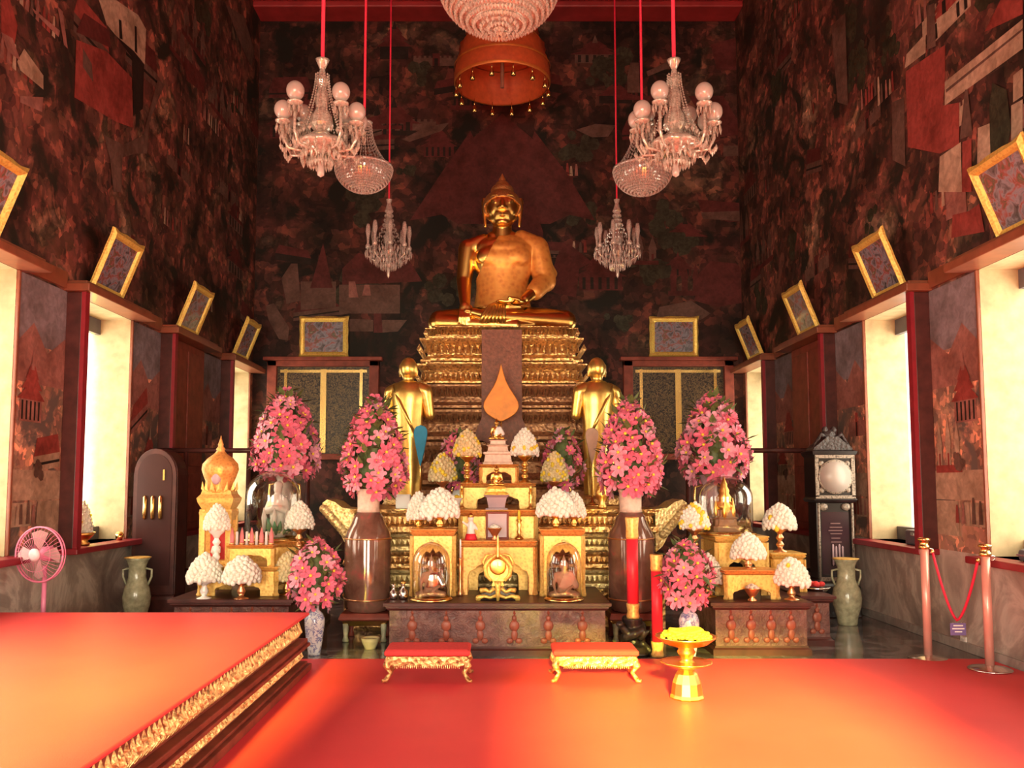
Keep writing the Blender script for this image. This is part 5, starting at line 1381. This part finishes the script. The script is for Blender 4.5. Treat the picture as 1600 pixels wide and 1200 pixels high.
# ================================================================== STOOLS, TRAY, STANCHIONS, FAN
def stool(px, lab):
    y = 6.72; k = y / F; w = 128 * k; d = .34; h = .245
    t = thing('kneeling_stool', lab, 'stool', (PX(px, y), y, .018), 0, 'low red-topped stools on the carpet')
    MB().rings([(-.012, h - .05), (0, h - .04), (0, h - .012), (-.02, h)], w / 2, d / 2).build('red_top', M['redcloth'], t, bevel=.006)
    mb = MB(); zt = h - .05
    for sgn in (-1, 1): mb.prism([(-w / 2 + .02, zt), (w / 2 - .02, zt), (w / 2 - .02, zt - .06), (w / 2 - .07, zt - .075), (w / 4, zt - .06), (0, zt - .075), (-w / 4, zt - .06), (-w / 2 + .07, zt - .075), (-w / 2 + .02, zt - .06)], sgn * (d / 2 - .02) - .012, sgn * (d / 2 - .02) + .012)
    for sgn in (-1, 1): mb.span(sgn * (w / 2 - .035) - .012, sgn * (w / 2 - .035) + .012, -d / 2 + .03, d / 2 - .03, zt - .06, zt)
    mb.build('apron', M['carvedgold'], t, bevel=.004)
    mb = MB()
    for i in range(34):
        x = -w / 2 + .08 + (w - .16) * i / 33
        mb.add([(x - .006, -d / 2 + .006, zt - .062), (x + .006, -d / 2 + .006, zt - .062), (x, -d / 2 + .004, zt - .09)], [(0, 1, 2)])
    mb.build('fringe', M['carvedgold'], t)
    for a in (-1, 1):
        for b in (-1, 1):
            MB().tube([(a * (w / 2 - .04), b * (d / 2 - .04), zt), (a * (w / 2 - .015), b * (d / 2 - .02), zt - .07), (a * (w / 2 - .045), b * (d / 2 - .04), .07), (a * (w / 2 - .01), b * (d / 2 - .015), .018), (a * (w / 2 + .012), b * (d / 2 + .005), .02)], [.026, .03, .017, .018, .012], 10).build('leg', M['carvedgold'], t)
stool(672, 'low red-topped gilt stool on the carpet nearest the carpeted platform')
stool(925, 'low red-topped gilt stool on the carpet nearest the gold pedestal tray')

y = 6.12; k = y / F; y0 = .018
zt = lambda py: PZ(py, y) - y0
t = thing('pedestal_tray', 'shiny two-tier gold pedestal tray on the red carpet, heaped with yellow flowers', 'tray', (PX(1067, y), y, y0))
MB().lathe([(.115, 0), (.12, .01), (.11, .03), (.10, zt(1066)), (.075, zt(1052)), (.055, zt(1046)), (.06, zt(1043))], 12, smooth=False).build('foot', M['gold'], t)
MB().lathe([(.06, zt(1043)), (.10, zt(1041)), (.168, zt(1036)), (.178, zt(1033)), (.165, zt(1034)), (.09, zt(1037)), (.06, zt(1034))], 32, flute=.03, nfl=12).build('lower_dish', M['gold'], t)
MB().lathe([(.06, zt(1036)), (.04, zt(1030)), (.05, zt(1024)), (.065, zt(1018)), (.05, zt(1013)), (.08, zt(1009))], 20).build('stem', M['gold'], t)
MB().lathe([(.08, zt(1010)), (.14, zt(1006)), (.185, zt(998)), (.213, zt(993)), (.20, zt(994)), (.15, zt(1000)), (0, zt(1001))], 32, flute=.035, nfl=14).build('upper_dish', M['gold'], t)
t = thing('flower_garland', 'heap of yellow flowers lying in the gold pedestal tray', 'flowers', (PX(1067, y), y, y0 + zt(998)))
mb = MB(); rng = random.Random(8)
for i in range(130):
    a = i * 2.4; r = .165 * math.sqrt((i + .5) / 130); mb.ell((r * math.cos(a), r * math.sin(a), .012 + .03 * (1 - (r / .165) ** 2) + rng.uniform(0, .018)), (.02, .02, .015), 0, 7, 5)
mb.build('petals', M['yellowbud'], t)
mb = MB(); mb.tube([(.11 * math.cos(a * .4), .09 * math.sin(a * .4), .055 + .008 * math.sin(a)) for a in range(17)], .014, 8); mb.build('garland_ring', M['yellowbud'], t)

def stanchion(px, y, lab, ptop):
    t = thing('stanchion', lab, 'stanchion', (PX(px, y), y, .018 if y < 7.46 else 0)); z1 = PZ(ptop, y)
    z1 -= t.location.z
    MB().lathe([(.16, 0), (.165, .008), (.15, .018), (.06, .032), (.04, .04)], 32).build('foot_plate', M['silver'], t)
    MB().lathe([(.034, .03), (.034, z1 - .09)], 20).build('pole', M['post'], t)
    MB().lathe([(.034, z1 - .10), (.045, z1 - .095), (.045, z1 - .07), (.036, z1 - .06), (.036, z1 - .03), (.05, z1 - .025), (.052, z1 - .008), (.03, z1)], 20).build('cap', M['brass'], t)
    MB().tube([(.04, 0, z1 - .09), (.075, 0, z1 - .10), (.075, 0, z1 - .125), (.05, 0, z1 - .13)], .007, 6).build('rope_hook', M['silver'], t)
    return t.location.copy(), z1
s1, h1 = stanchion(1438, 7.52, 'salmon stanchion post farther from us, at the edge of the red carpet', 840)
s2, h2 = stanchion(1532, 7.02, 'salmon stanchion post standing on the red carpet near the marble wall', 850)
a = s1 + Vector((.07, 0, h1 - .12)); b = s2 + Vector((-.06, 0, h2 - .13))
t = thing('barrier_rope', 'sagging red barrier rope between the two salmon stanchions', 'rope', (a + b) / 2)
pts = []
low = .37
for i in range(21):
    q = i / 20; p = a.lerp(b, q); p.z = p.z * 1 - (1 - (abs(2 * q - 1)) ** 1.5) * ((a.z + b.z) / 2 - low); pts.append(p - t.location)
MB().tube(pts, .011, 8).build('cord', M['rope'], t)
for p in (pts[0], pts[-1]): MB().ell(p, (.016, .016, .02), 0, 10, 6).build('end_cap', M['brass'], t)
mid = pts[10] + t.location
t = thing('hanging_sign', 'small purple sign with white lines hanging from the barrier rope', 'sign', (mid.x, mid.y - .012, mid.z - .012))
MB().box((0, 0, -.06), (.13, .006, .10)).build('board', M['purple'], t, bevel=.002)
mb = MB()
for zz_, l in ((-.03, .08), (-.055, .10), (-.08, .06)): mb.box((0, -.0045, zz_), (l, .002, .010))
mb.build('lettering', M['paper'], t)
for s in (-1, 1): MB().tube([(s * .045, 0, -.012), (s * .03, 0, .0)], .002, 5).build('hook', M['silver'], t)
# wall socket
q = ON_SIDE(1508, 1003, HX)
t = thing('wall_socket', 'small white electrical socket low on the marble wall', 'socket', (HX - .004, q[0], q[1])); MB().box((-.008, 0, 0), (.016, .09, .10)).build('cover', M['paper'], t, bevel=.004); MB().box((-.017, 0, 0), (.004, .05, .06)).build('face', M['white'], t, bevel=.002)

# pink standing fan
FY = 7.35
t = thing('standing_fan', 'pink standing fan with round wire guard behind the carpeted platform', 'fan', (PX(72, FY), FY, 0))
zc = PZ(866, FY); r = 42 * FY / F; fx = PX(72, FY)
hub = Vector((0, -.04, zc))
MB().lathe([(.19, 0), (.19, .02), (.05, .05), (.03, .06)], 28).build('base', M['pinkplastic'], t)
MB().tube([(0, .06, .04), (0, .06, zc - .1)], [.022, .018], 12).build('pole', M['pinkplastic'], t)
Mx = Matrix.Translation((0, 0, zc)) @ Matrix.Rotation(R(-12), 4, 'Z') @ RX
MB().lathe([(.05, -.12), (.065, -.10), (.06, -.03), (.03, 0)], 20, M=Mx).build('motor', M['pinkplastic'], t)
mb = MB()
for k in range(4):
    aa = k * PI / 2
    pl = []
    vs = [(.03 * math.cos(aa), .03 * math.sin(aa), .02), (.19 * math.cos(aa - .35), .19 * math.sin(aa - .35), .01), (.205 * math.cos(aa), .205 * math.sin(aa), .03), (.19 * math.cos(aa + .35), .19 * math.sin(aa + .35), .05), (.1 * math.cos(aa + .4), .1 * math.sin(aa + .4), .045), (.1 * math.cos(aa - .3), .1 * math.sin(aa - .3), .015)]
    mb.add(vs, [(0, 5, 1, 2), (0, 2, 3, 4)], 0, True, Mx)
bl = mb.build('blades', plain('smoky_blade', (.45, .28, .27), .3), t)
mb = MB()
def circ(rr, z, th):
    mb.tube([tuple(Mx @ Vector((rr * math.cos(x * PI / 20), rr * math.sin(x * PI / 20), z))) for x in range(41)], th, 6)
circ(r, .03, .008); circ(r, -.0, .005); circ(r * .62, .075, .002)
for k in range(40):
    aa = k * PI / 20
    mb.tube([tuple(Mx @ Vector((q * math.cos(aa + q * .9), q * math.sin(aa + q * .9), z))) for q, z in ((.05, .085), (r * .5, .08), (r * .9, .055), (r, .03))], .0014, 4, cap=False)
mb.build('guard', M['pinkplastic'], t)
MB().lathe([(.052, .078), (.055, .09), (.03, .098), (0, .099)], 20, M=Mx).build('guard_badge', plain('pale_pink_badge', (.85, .55, .58), .35), t)

# things on the window sills
sx = -(HX + .02); wy = 8.75
t = thing('offering_bowl', 'gold footed bowl of white flowers on the sunlit window sill', 'bowl', (-HX + .02, wy, SILL))
MB().lathe([(.07, 0), (.08, .02), (.05, .04), (.10, .09), (.13, .13), (.12, .13), (.08, .08), (0, .07)], 20).build('bowl', M['gold'], t)
bud_dome(.34, .19, None, .06, 33, 90).build('flower_cone', [M['jasmine'], M['yellowbud']], t, loc=(0, 0, .11))
t = thing('sill_dish', 'small brass cup at the far end of the sunlit window sill', 'cup', (-HX + .05, 9.55, SILL)); MB().lathe([(.03, 0), (.04, .03), (.045, .07), (.035, .07), (0, .03)], 16).build('cup', M['brass'], t); MB().ell((0, 0, .075), (.036, .036, .02), 0, 12, 6).build('filling', M['gilt'], t)
t = thing('grey_case', 'small blue-grey case lying on the window sill behind the stanchions', 'case', (HX + .12, 8.75, SILL)); MB().box((0, 0, .075), (.3, .36, .15)).build('case', M['grey'], t, bevel=.02); MB().box((-.155, 0, .11), (.01, .08, .03)).build('latch', M['silver'], t, bevel=.003)
t = thing('grey_cushion', 'flat dark grey cushion on the window sill nearest us, beyond the stanchions', 'cushion', (HX + .14, 6.5, SILL)); MB().box((0, 0, .05), (.36, 1.0, .10)).build('cushion', M['grey'], t, bevel=.035); MB().tube([(-.18, -.49, .05), (-.18, .49, .05)], .008, 6).build('piping', M['mauve'], t)

# ================================================================== FRAMED PAINTINGS LEANING OVER THE WINDOWS
def gilt_frame(w, h, lab, cat_i, loc, rz, tilt, px):
    t = thing('framed_painting', lab, 'painting', loc, 0, 'gilt framed paintings above the windows')
    t.rotation_euler = (tilt, 0, rz)
    N = 72; fw = min(w, h) * .13
    def perim(W, Hh, k):
        L = 2 * (W + Hh); s = k / N * L
        if s < W: return (-W / 2 + s, 0, 0, -1)
        s -= W
        if s < Hh: return (W / 2, s, 1, 0)
        s -= Hh
        if s < W: return (W / 2 - s, Hh, 0, 1)
        s -= W
        return (-W / 2, Hh - s, -1, 0)
    vs = []; fs = []
    for k in range(N):
        x, z, nx, nz = perim(w, h, k)
        cx, cz = x / (w / 2), (z - h / 2) / (h / 2)
        corner = max(0, min(abs(cx), abs(cz)) - .75) * 4
        crest = max(0, 1 - abs(x) / (w * .22)) * (.5 if z > h * .9 else 0)
        o = fw * (.10 * math.cos(k * 2 * PI / 6) + .35 * corner + .7 * crest) * .5
        out = (x + cx * o * .8 if abs(nx) else x + cx * corner * fw * .2, z + (cz * o * .8 if abs(nz) else cz * corner * fw * .2))
        def ins(f): return (x * (1 - 2 * f * fw / w), h / 2 + (z - h / 2) * (1 - 2 * f * fw / h))
        a, b, c = ins(.35), ins(.75), ins(1.0)
        vs += [(out[0], 0, out[1]), (out[0], -.022, out[1]), (a[0], -.05, a[1]), (b[0], -.038, b[1]), (c[0], -.018, c[1]), (c[0], 0, c[1])]
    for k in range(N):
        k2 = (k + 1) % N
        for j in range(5): fs.append((k * 6 + j, k2 * 6 + j, k2 * 6 + j + 1, k * 6 + j + 1))
        fs.append((k * 6 + 5, k2 * 6 + 5, k2 * 6, k * 6))
    MB().add(vs, fs, 0, False).build('frame', M['frame'], t)
    MB().span(-w / 2 + fw * .9, w / 2 - fw * .9, -.016, -.004, fw * .9, h - fw * .9).build('canvas', M['canvas'][cat_i % 2], t)
    MB().span(-w / 2 + fw * .5, w / 2 - fw * .5, -.004, .004, fw * .5, h - fw * .5).build('backing', M['darkwood'], t)
    return t
PT = HEAD + .115
names = {3: 'nearest', 4: 'second', 5: 'third', 6: 'fourth', 7: 'fifth'}
for s in (-1, 1):
    for i in range(4, 8):
        f = FARS[i]
        wl = 'by the pink fan' if s < 0 else 'by the stanchions'
        wall = 'left wall' if s < 0 else 'right wall'
        lab = {4: 'tilted gilt framed painting on the %s nearest us, cut off by the photo edge' % wall, 5: 'tilted gilt framed painting above the open window %s' % wl,
               6: 'tilted gilt framed painting above the closed red shutter on the %s' % wall, 7: 'tilted gilt framed painting on the %s farthest from us, above the narrow bright window' % wall}[i]
        gilt_frame(.72, .66, lab, i, (s * (HX - .055), f - WW * .58, PT + .002), -s * PI / 2, R(21), 0)
for px, lab, ci in ((503, 'level gilt framed painting over the back window nearest the white vase', 0), (1056, 'level gilt framed painting over the back window nearest the black inlaid clock', 1)):
    w = 76 * YB / F; h = PZ(500, YB) - PZ(562, YB)
    gilt_frame(w, h, lab, ci, (PX(px, YB) * .99, YB - .10, PZ(565, YB) + .062), 0, R(3), px)

# dark rail across the rear corners
for s in (-1, 1):
    xa, xb = s * (HX - .02), s * 2.3
    t = thing('dark_rail', 'long dark wooden rail on posts across the corner behind the ' + ('arched clock' if s < 0 else 'inlaid clock'), 'rail', ((xa + xb) / 2, 10.6, 0))
    L = abs(xa - xb) / 2; zr = PZ(704, 10.6)
    MB().tube([(-L, 0, zr), (L, 0, zr)], .032, 10).build('top_rail', M['darkwood'], t)
    MB().tube([(-L, 0, .45), (L, 0, .45)], .025, 10).build('lower_rail', M['darkwood'], t)
    for q in (-.62, .2, .97) if s < 0 else (-.97, -.2, .62): MB().lathe([(.05, 0), (.05, .05), (.03, .1), (.035, zr * .5), (.028, zr)], 12, (q * L, 0, 0)).build('post', M['darkwood'], t)

# ================================================================== CHANDELIERS
def rope(t, z0, z1, r): MB().tube([(0, 0, z0), (0, 0, z1)], r, 10).build('rope_sleeve', M['rope'], t)
def globe_chandelier(px, y, lab):
    k = y / F; zt = lambda py: PZ(py, y)
    zb = zt(275)
    t = thing('crystal_chandelier', lab, 'chandelier', (PX(px, y), y, zb), 0, 'crystal chandeliers with frosted globes')
    h = lambda py: zt(py) - zb
    rope(t, h(98), HZ - zb, .016)
    MB().lathe([(.012, h(112)), (.05, h(97)), (.06, h(94)), (.03, h(96)), (0, h(98))], 16).build('canopy', M['crystal'], t)
    MB().lathe([(.02, h(240)), (.09, h(232)), (.13, h(222)), (.10, h(214)), (.06, h(205)), (.10, h(196)), (.085, h(182)), (.05, h(170)), (.06, h(150)), (.035, h(138)), (.055, h(128)), (.03, h(116)), (.02, h(108))], 14, smooth=False).build('column', M['crystal'], t)
    mb = MB()
    for q in range(12):
        a = q * PI / 6; n = 22
        for i in range(n):
            v = i / (n - 1); rr = .055 + .12 * v ** 1.6; z = h(118) + (h(205) - h(118)) * v; mb.octa((rr * math.cos(a), rr * math.sin(a), z), .0085, .012)
    for q in range(20):      # tiers of drops round the body
        a = q * PI / 10
        for rr, za, ln in ((.19, 205, .07), (.215, 226, .10), (.16, 236, .11), (.09, 246, .10)):
            mb.octa((rr * math.cos(a), rr * math.sin(a), h(za) - ln * .5), .016, ln * .5)
    mb.build('bead_strands', M['crystal'], t)['kind'] = 'stuff'
    MB().lathe([(.225, h(232)), (.23, h(228)), (.16, h(218)), (.05, h(214))], 20, flute=.05, nfl=10).build('bowl', M['crystal'], t)
    MB().lathe([(0, h(277)), (.028, h(274)), (.032, h(268)), (.022, h(260)), (.03, h(254)), (.01, h(246)), (.01, h(230))], 14).build('drop_finial', M['globe'], t)
    for q in range(8):
        a = R((18, 50, 130, 162, 198, 230, 310, 342)[q] + 4); up = .11 if q in (1, 2, 5, 6) else .0
        c, s = math.cos(a), math.sin(a); rr = .34 if q % 2 == 0 else .30
        rr = .285 if up else .315
        o = MB().tube([(.05 * c, .05 * s, h(218)), (.14 * c, .14 * s, h(240)), (rr * .85 * c, rr * .85 * s, h(238)), (rr * c, rr * s, h(222)), (rr * c, rr * s, h(204) + up)], .013, 8).build('arm', M['crystal'], t)
        zc = h(200) + up
        MB().lathe([(.01, zc - .02), (.06, zc), (.065, zc + .012), (.02, zc + .03), (.025, zc + .05)], 14, (rr * c, rr * s, 0)).build('cup', M['crystal'], o)
        MB().ell((rr * c, rr * s, zc + .105), (.074, .074, .08), 0, 18, 12).build('globe_shade', M['globe'], o)
        m2 = MB()
        for j in range(8):
            b = j * PI / 4; m2.octa((rr * c + .055 * math.cos(b), rr * s + .055 * math.sin(b), zc - .05), .011, .045)
        for j in range(6): m2.octa((rr * c * (.8 + .05 * j), rr * s * (.8 + .05 * j), h(244) + .02 * abs(j - 3)), .013, .035)
        m2.build('drops', M['crystal'], o)['kind'] = 'stuff'
    return t
c1 = globe_chandelier(494, 7.0, 'crystal chandelier with frosted globes and red rope, nearer to the left mural wall')
z = c1.location.z
again(c1, (PX(1063, 7.0), 7.0, z), 'crystal chandelier with frosted globes and red rope, nearer to the right mural wall', PI)
def basket_chandelier(px, y, lab, ptop, prim, pbot, w, hang, mat, ropew):
    k = y / F; zt = lambda py: PZ(py, y); zb = zt(pbot); R0 = w / 2 * k
    t = thing('basket_chandelier', lab, 'chandelier', (PX(px, y), y, zb), 0, 'crystal basket chandeliers')
    hr = zt(prim) - zb; ht = zt(ptop) - zb
    rope(t, ht, HZ - zb, ropew)
    MB().lathe([(.02, ht - .05), (R0 * .26, ht - .02), (R0 * .3, ht), (.02, ht + .02)], 24).build('crown', mat, t)
    MB().lathe([(R0 * .96, hr - .012), (R0 * 1.02, hr - .01), (R0 * 1.02, hr + .015), (R0 * .96, hr + .012)], 40).build('rim', mat, t)
    mb = MB()
    ns = 56
    for q in range(ns):
        a = 2 * PI * q / ns
        n = 13
        for i in range(n):
            b = PI / 2 * (i + .5) / n
            if i > 9 and q % 3: continue
            rr = R0 * math.cos(b); z = hr - hr * math.sin(b)
            mb.octa((rr * math.cos(a), rr * math.sin(a), z), R0 * .034, hr * .075)
    mb.lathe([(.01, R0 * .03), (R0 * .45, hr * .14), (R0 * .78, hr * .42), (R0 * .93, hr * .8), (R0 * .95, hr)], 36)
    mb.build('bead_bowl', mat, t)
    mb = MB()
    n = 16
    for q in range(28):
        a = 2 * PI * q / 28
        for i in range(n):
            v = i / (n - 1); rr = R0 * (.26 + .68 * (1 - v) ** 2.2); z = hr + (ht - hr) * v; mb.octa((rr * math.cos(a), rr * math.sin(a), z), R0 * .022, (ht - hr) / n * .5)
    mb.build('bead_strands', mat, t)['kind'] = 'stuff'
    return t
basket_chandelier(563, 9.1, 'crystal basket chandelier on a red rope, behind the globe chandelier by the left wall', 192, 262, 299, 92, 0, M['crystaldim'], .014)
basket_chandelier(1010, 9.1, 'crystal basket chandelier on a red rope, behind the globe chandelier by the right wall', 188, 265, 303, 94, 0, M['crystaldim'], .014)
basket_chandelier(780, 6.3, 'largest crystal basket chandelier, overhead in the middle of the hall', -150, -32, 46, 200, 0, M['crystal'], .02)
def far_chandelier(px, y, lab):
    zt = lambda py: PZ(py, y); zb = zt(432)
    t = thing('crystal_chandelier', lab, 'chandelier', (PX(px, y), y, zb), 0, 'small far crystal chandeliers'); h = lambda py: zt(py) - zb
    rope(t, h(312), HZ - zb, .011)
    MB().lathe([(.015, h(418)), (.06, h(404)), (.10, h(394)), (.05, h(384)), (.07, h(372)), (.035, h(360)), (.06, h(350)), (.03, h(340)), (.05, h(328)), (.025, h(318)), (.04, h(312)), (0, h(310))], 12, smooth=False).build('column', M['crystaldim'], t)
    MB().lathe([(0, h(435)), (.018, h(431)), (.024, h(422)), (.01, h(414))], 10).build('drop_finial', M['crystaldim'], t)
    mb = MB()
    for q in range(24):
        a = q * PI / 12
        for rr, za, ln in ((.30, 398, .10), (.24, 404, .12), (.17, 410, .12), (.10, 416, .11), (.20, 392, .1)): mb.octa((rr * math.cos(a), rr * math.sin(a), h(za)), .016, ln * .5)
        for i in range(10):
            v = i / 9; mb.octa(((.05 + .24 * v * v) * math.cos(a), (.05 + .24 * v * v) * math.sin(a), h(330) + (h(396) - h(330)) * v), .008, .02)
    mb.build('bead_strands', M['crystaldim'], t)['kind'] = 'stuff'
    for q in range(8):
        a = q * PI / 4 + .2; c, s = math.cos(a), math.sin(a); rr = .27
        o = MB().tube([(.05 * c, .05 * s, h(400)), (.16 * c, .16 * s, h(410)), (rr * c, rr * s, h(402)), (rr * c, rr * s, h(388))], .012, 6).build('arm', M['crystaldim'], t)
        MB().lathe([(.03, h(390)), (.035, h(386)), (.015, h(382)), (.02, h(372)), (.035, h(364)), (.028, h(356)), (.02, h(352))], 10, (rr * c, rr * s, 0)).build('lamp_shade', M['crystaldim'], o)
    return t
c2 = far_chandelier(604, 11.2, 'small dim crystal chandelier on a thin red rope, on the side of the blue fan')
z = c2.location.z
again(c2, (PX(968, 11.2), 11.2, z), 'small dim crystal chandelier on a thin red rope, on the side of the beige fan', R(15))
# ================================================================== light
def area(name, loc, rot, sx, sy, power, col):
    l = bpy.data.lights.new(name, 'AREA'); l.shape = 'RECTANGLE'; l.size = sx; l.size_y = sy; l.energy = power; l.color = col
    o = bpy.data.objects.new(name, l); COL.objects.link(o); o.location = loc; o.rotation_euler = rot
    return o
DAY = (1.0, 0.89, 0.68)
for s, f in OPEN:
    area('daylight', (s * (HX + TH + .35), f - WW / 2, (SILL + HEAD) / 2 + .1), (0, s * PI / 2, 0), 2.9, 1.9, 56, DAY)
for c, w in DOORS:
    area('daylight', (c, YF - TH - .3, 1.95), (PI / 2, 0, 0), w + .4, 3.9, 480, DAY)
sun = bpy.data.lights.new('low_sun', 'SUN'); sun.energy = 36.0; sun.angle = R(5); sun.color = (1.0, 0.88, 0.12)
so = bpy.data.objects.new('low_sun', sun); COL.objects.link(so); so.location = (-1, YF - 4, 5)
so.rotation_euler = Vector((0.05, 1.0, -0.344)).to_track_quat('-Z', 'Y').to_euler()
w = bpy.data.worlds.new('sky'); scene.world = w; w.use_nodes = True
bg = w.node_tree.nodes['Background']; bg.inputs[0].default_value = (1.0, 0.88, 0.7, 1); bg.inputs[1].default_value = 2.0

cam = bpy.data.cameras.new('camera'); cam.sensor_width = 36; cam.sensor_fit = 'HORIZONTAL'; cam.lens = F * 36 / 1600
cam.shift_x = (800 - CX) / 1600; cam.shift_y = (CY - 600) / 1600
co = bpy.data.objects.new('camera', cam); COL.objects.link(co); co.location = (0, 0, EYE); co.rotation_euler = (PI / 2 + TILT, 0, 0)
scene.camera = co
vs = scene.view_settings
vs.view_transform = 'Standard'; vs.look = 'None'; vs.gamma = 1; vs.use_curve_mapping = False; vs.exposure = 0.55
scene.cycles.max_bounces = 8; scene.cycles.diffuse_bounces = 4; scene.cycles.glossy_bounces = 4; scene.cycles.transparent_max_bounces = 16
scene.cycles.caustics_reflective = False; scene.cycles.caustics_refractive = False
scene.cycles.sample_clamp_indirect = 6
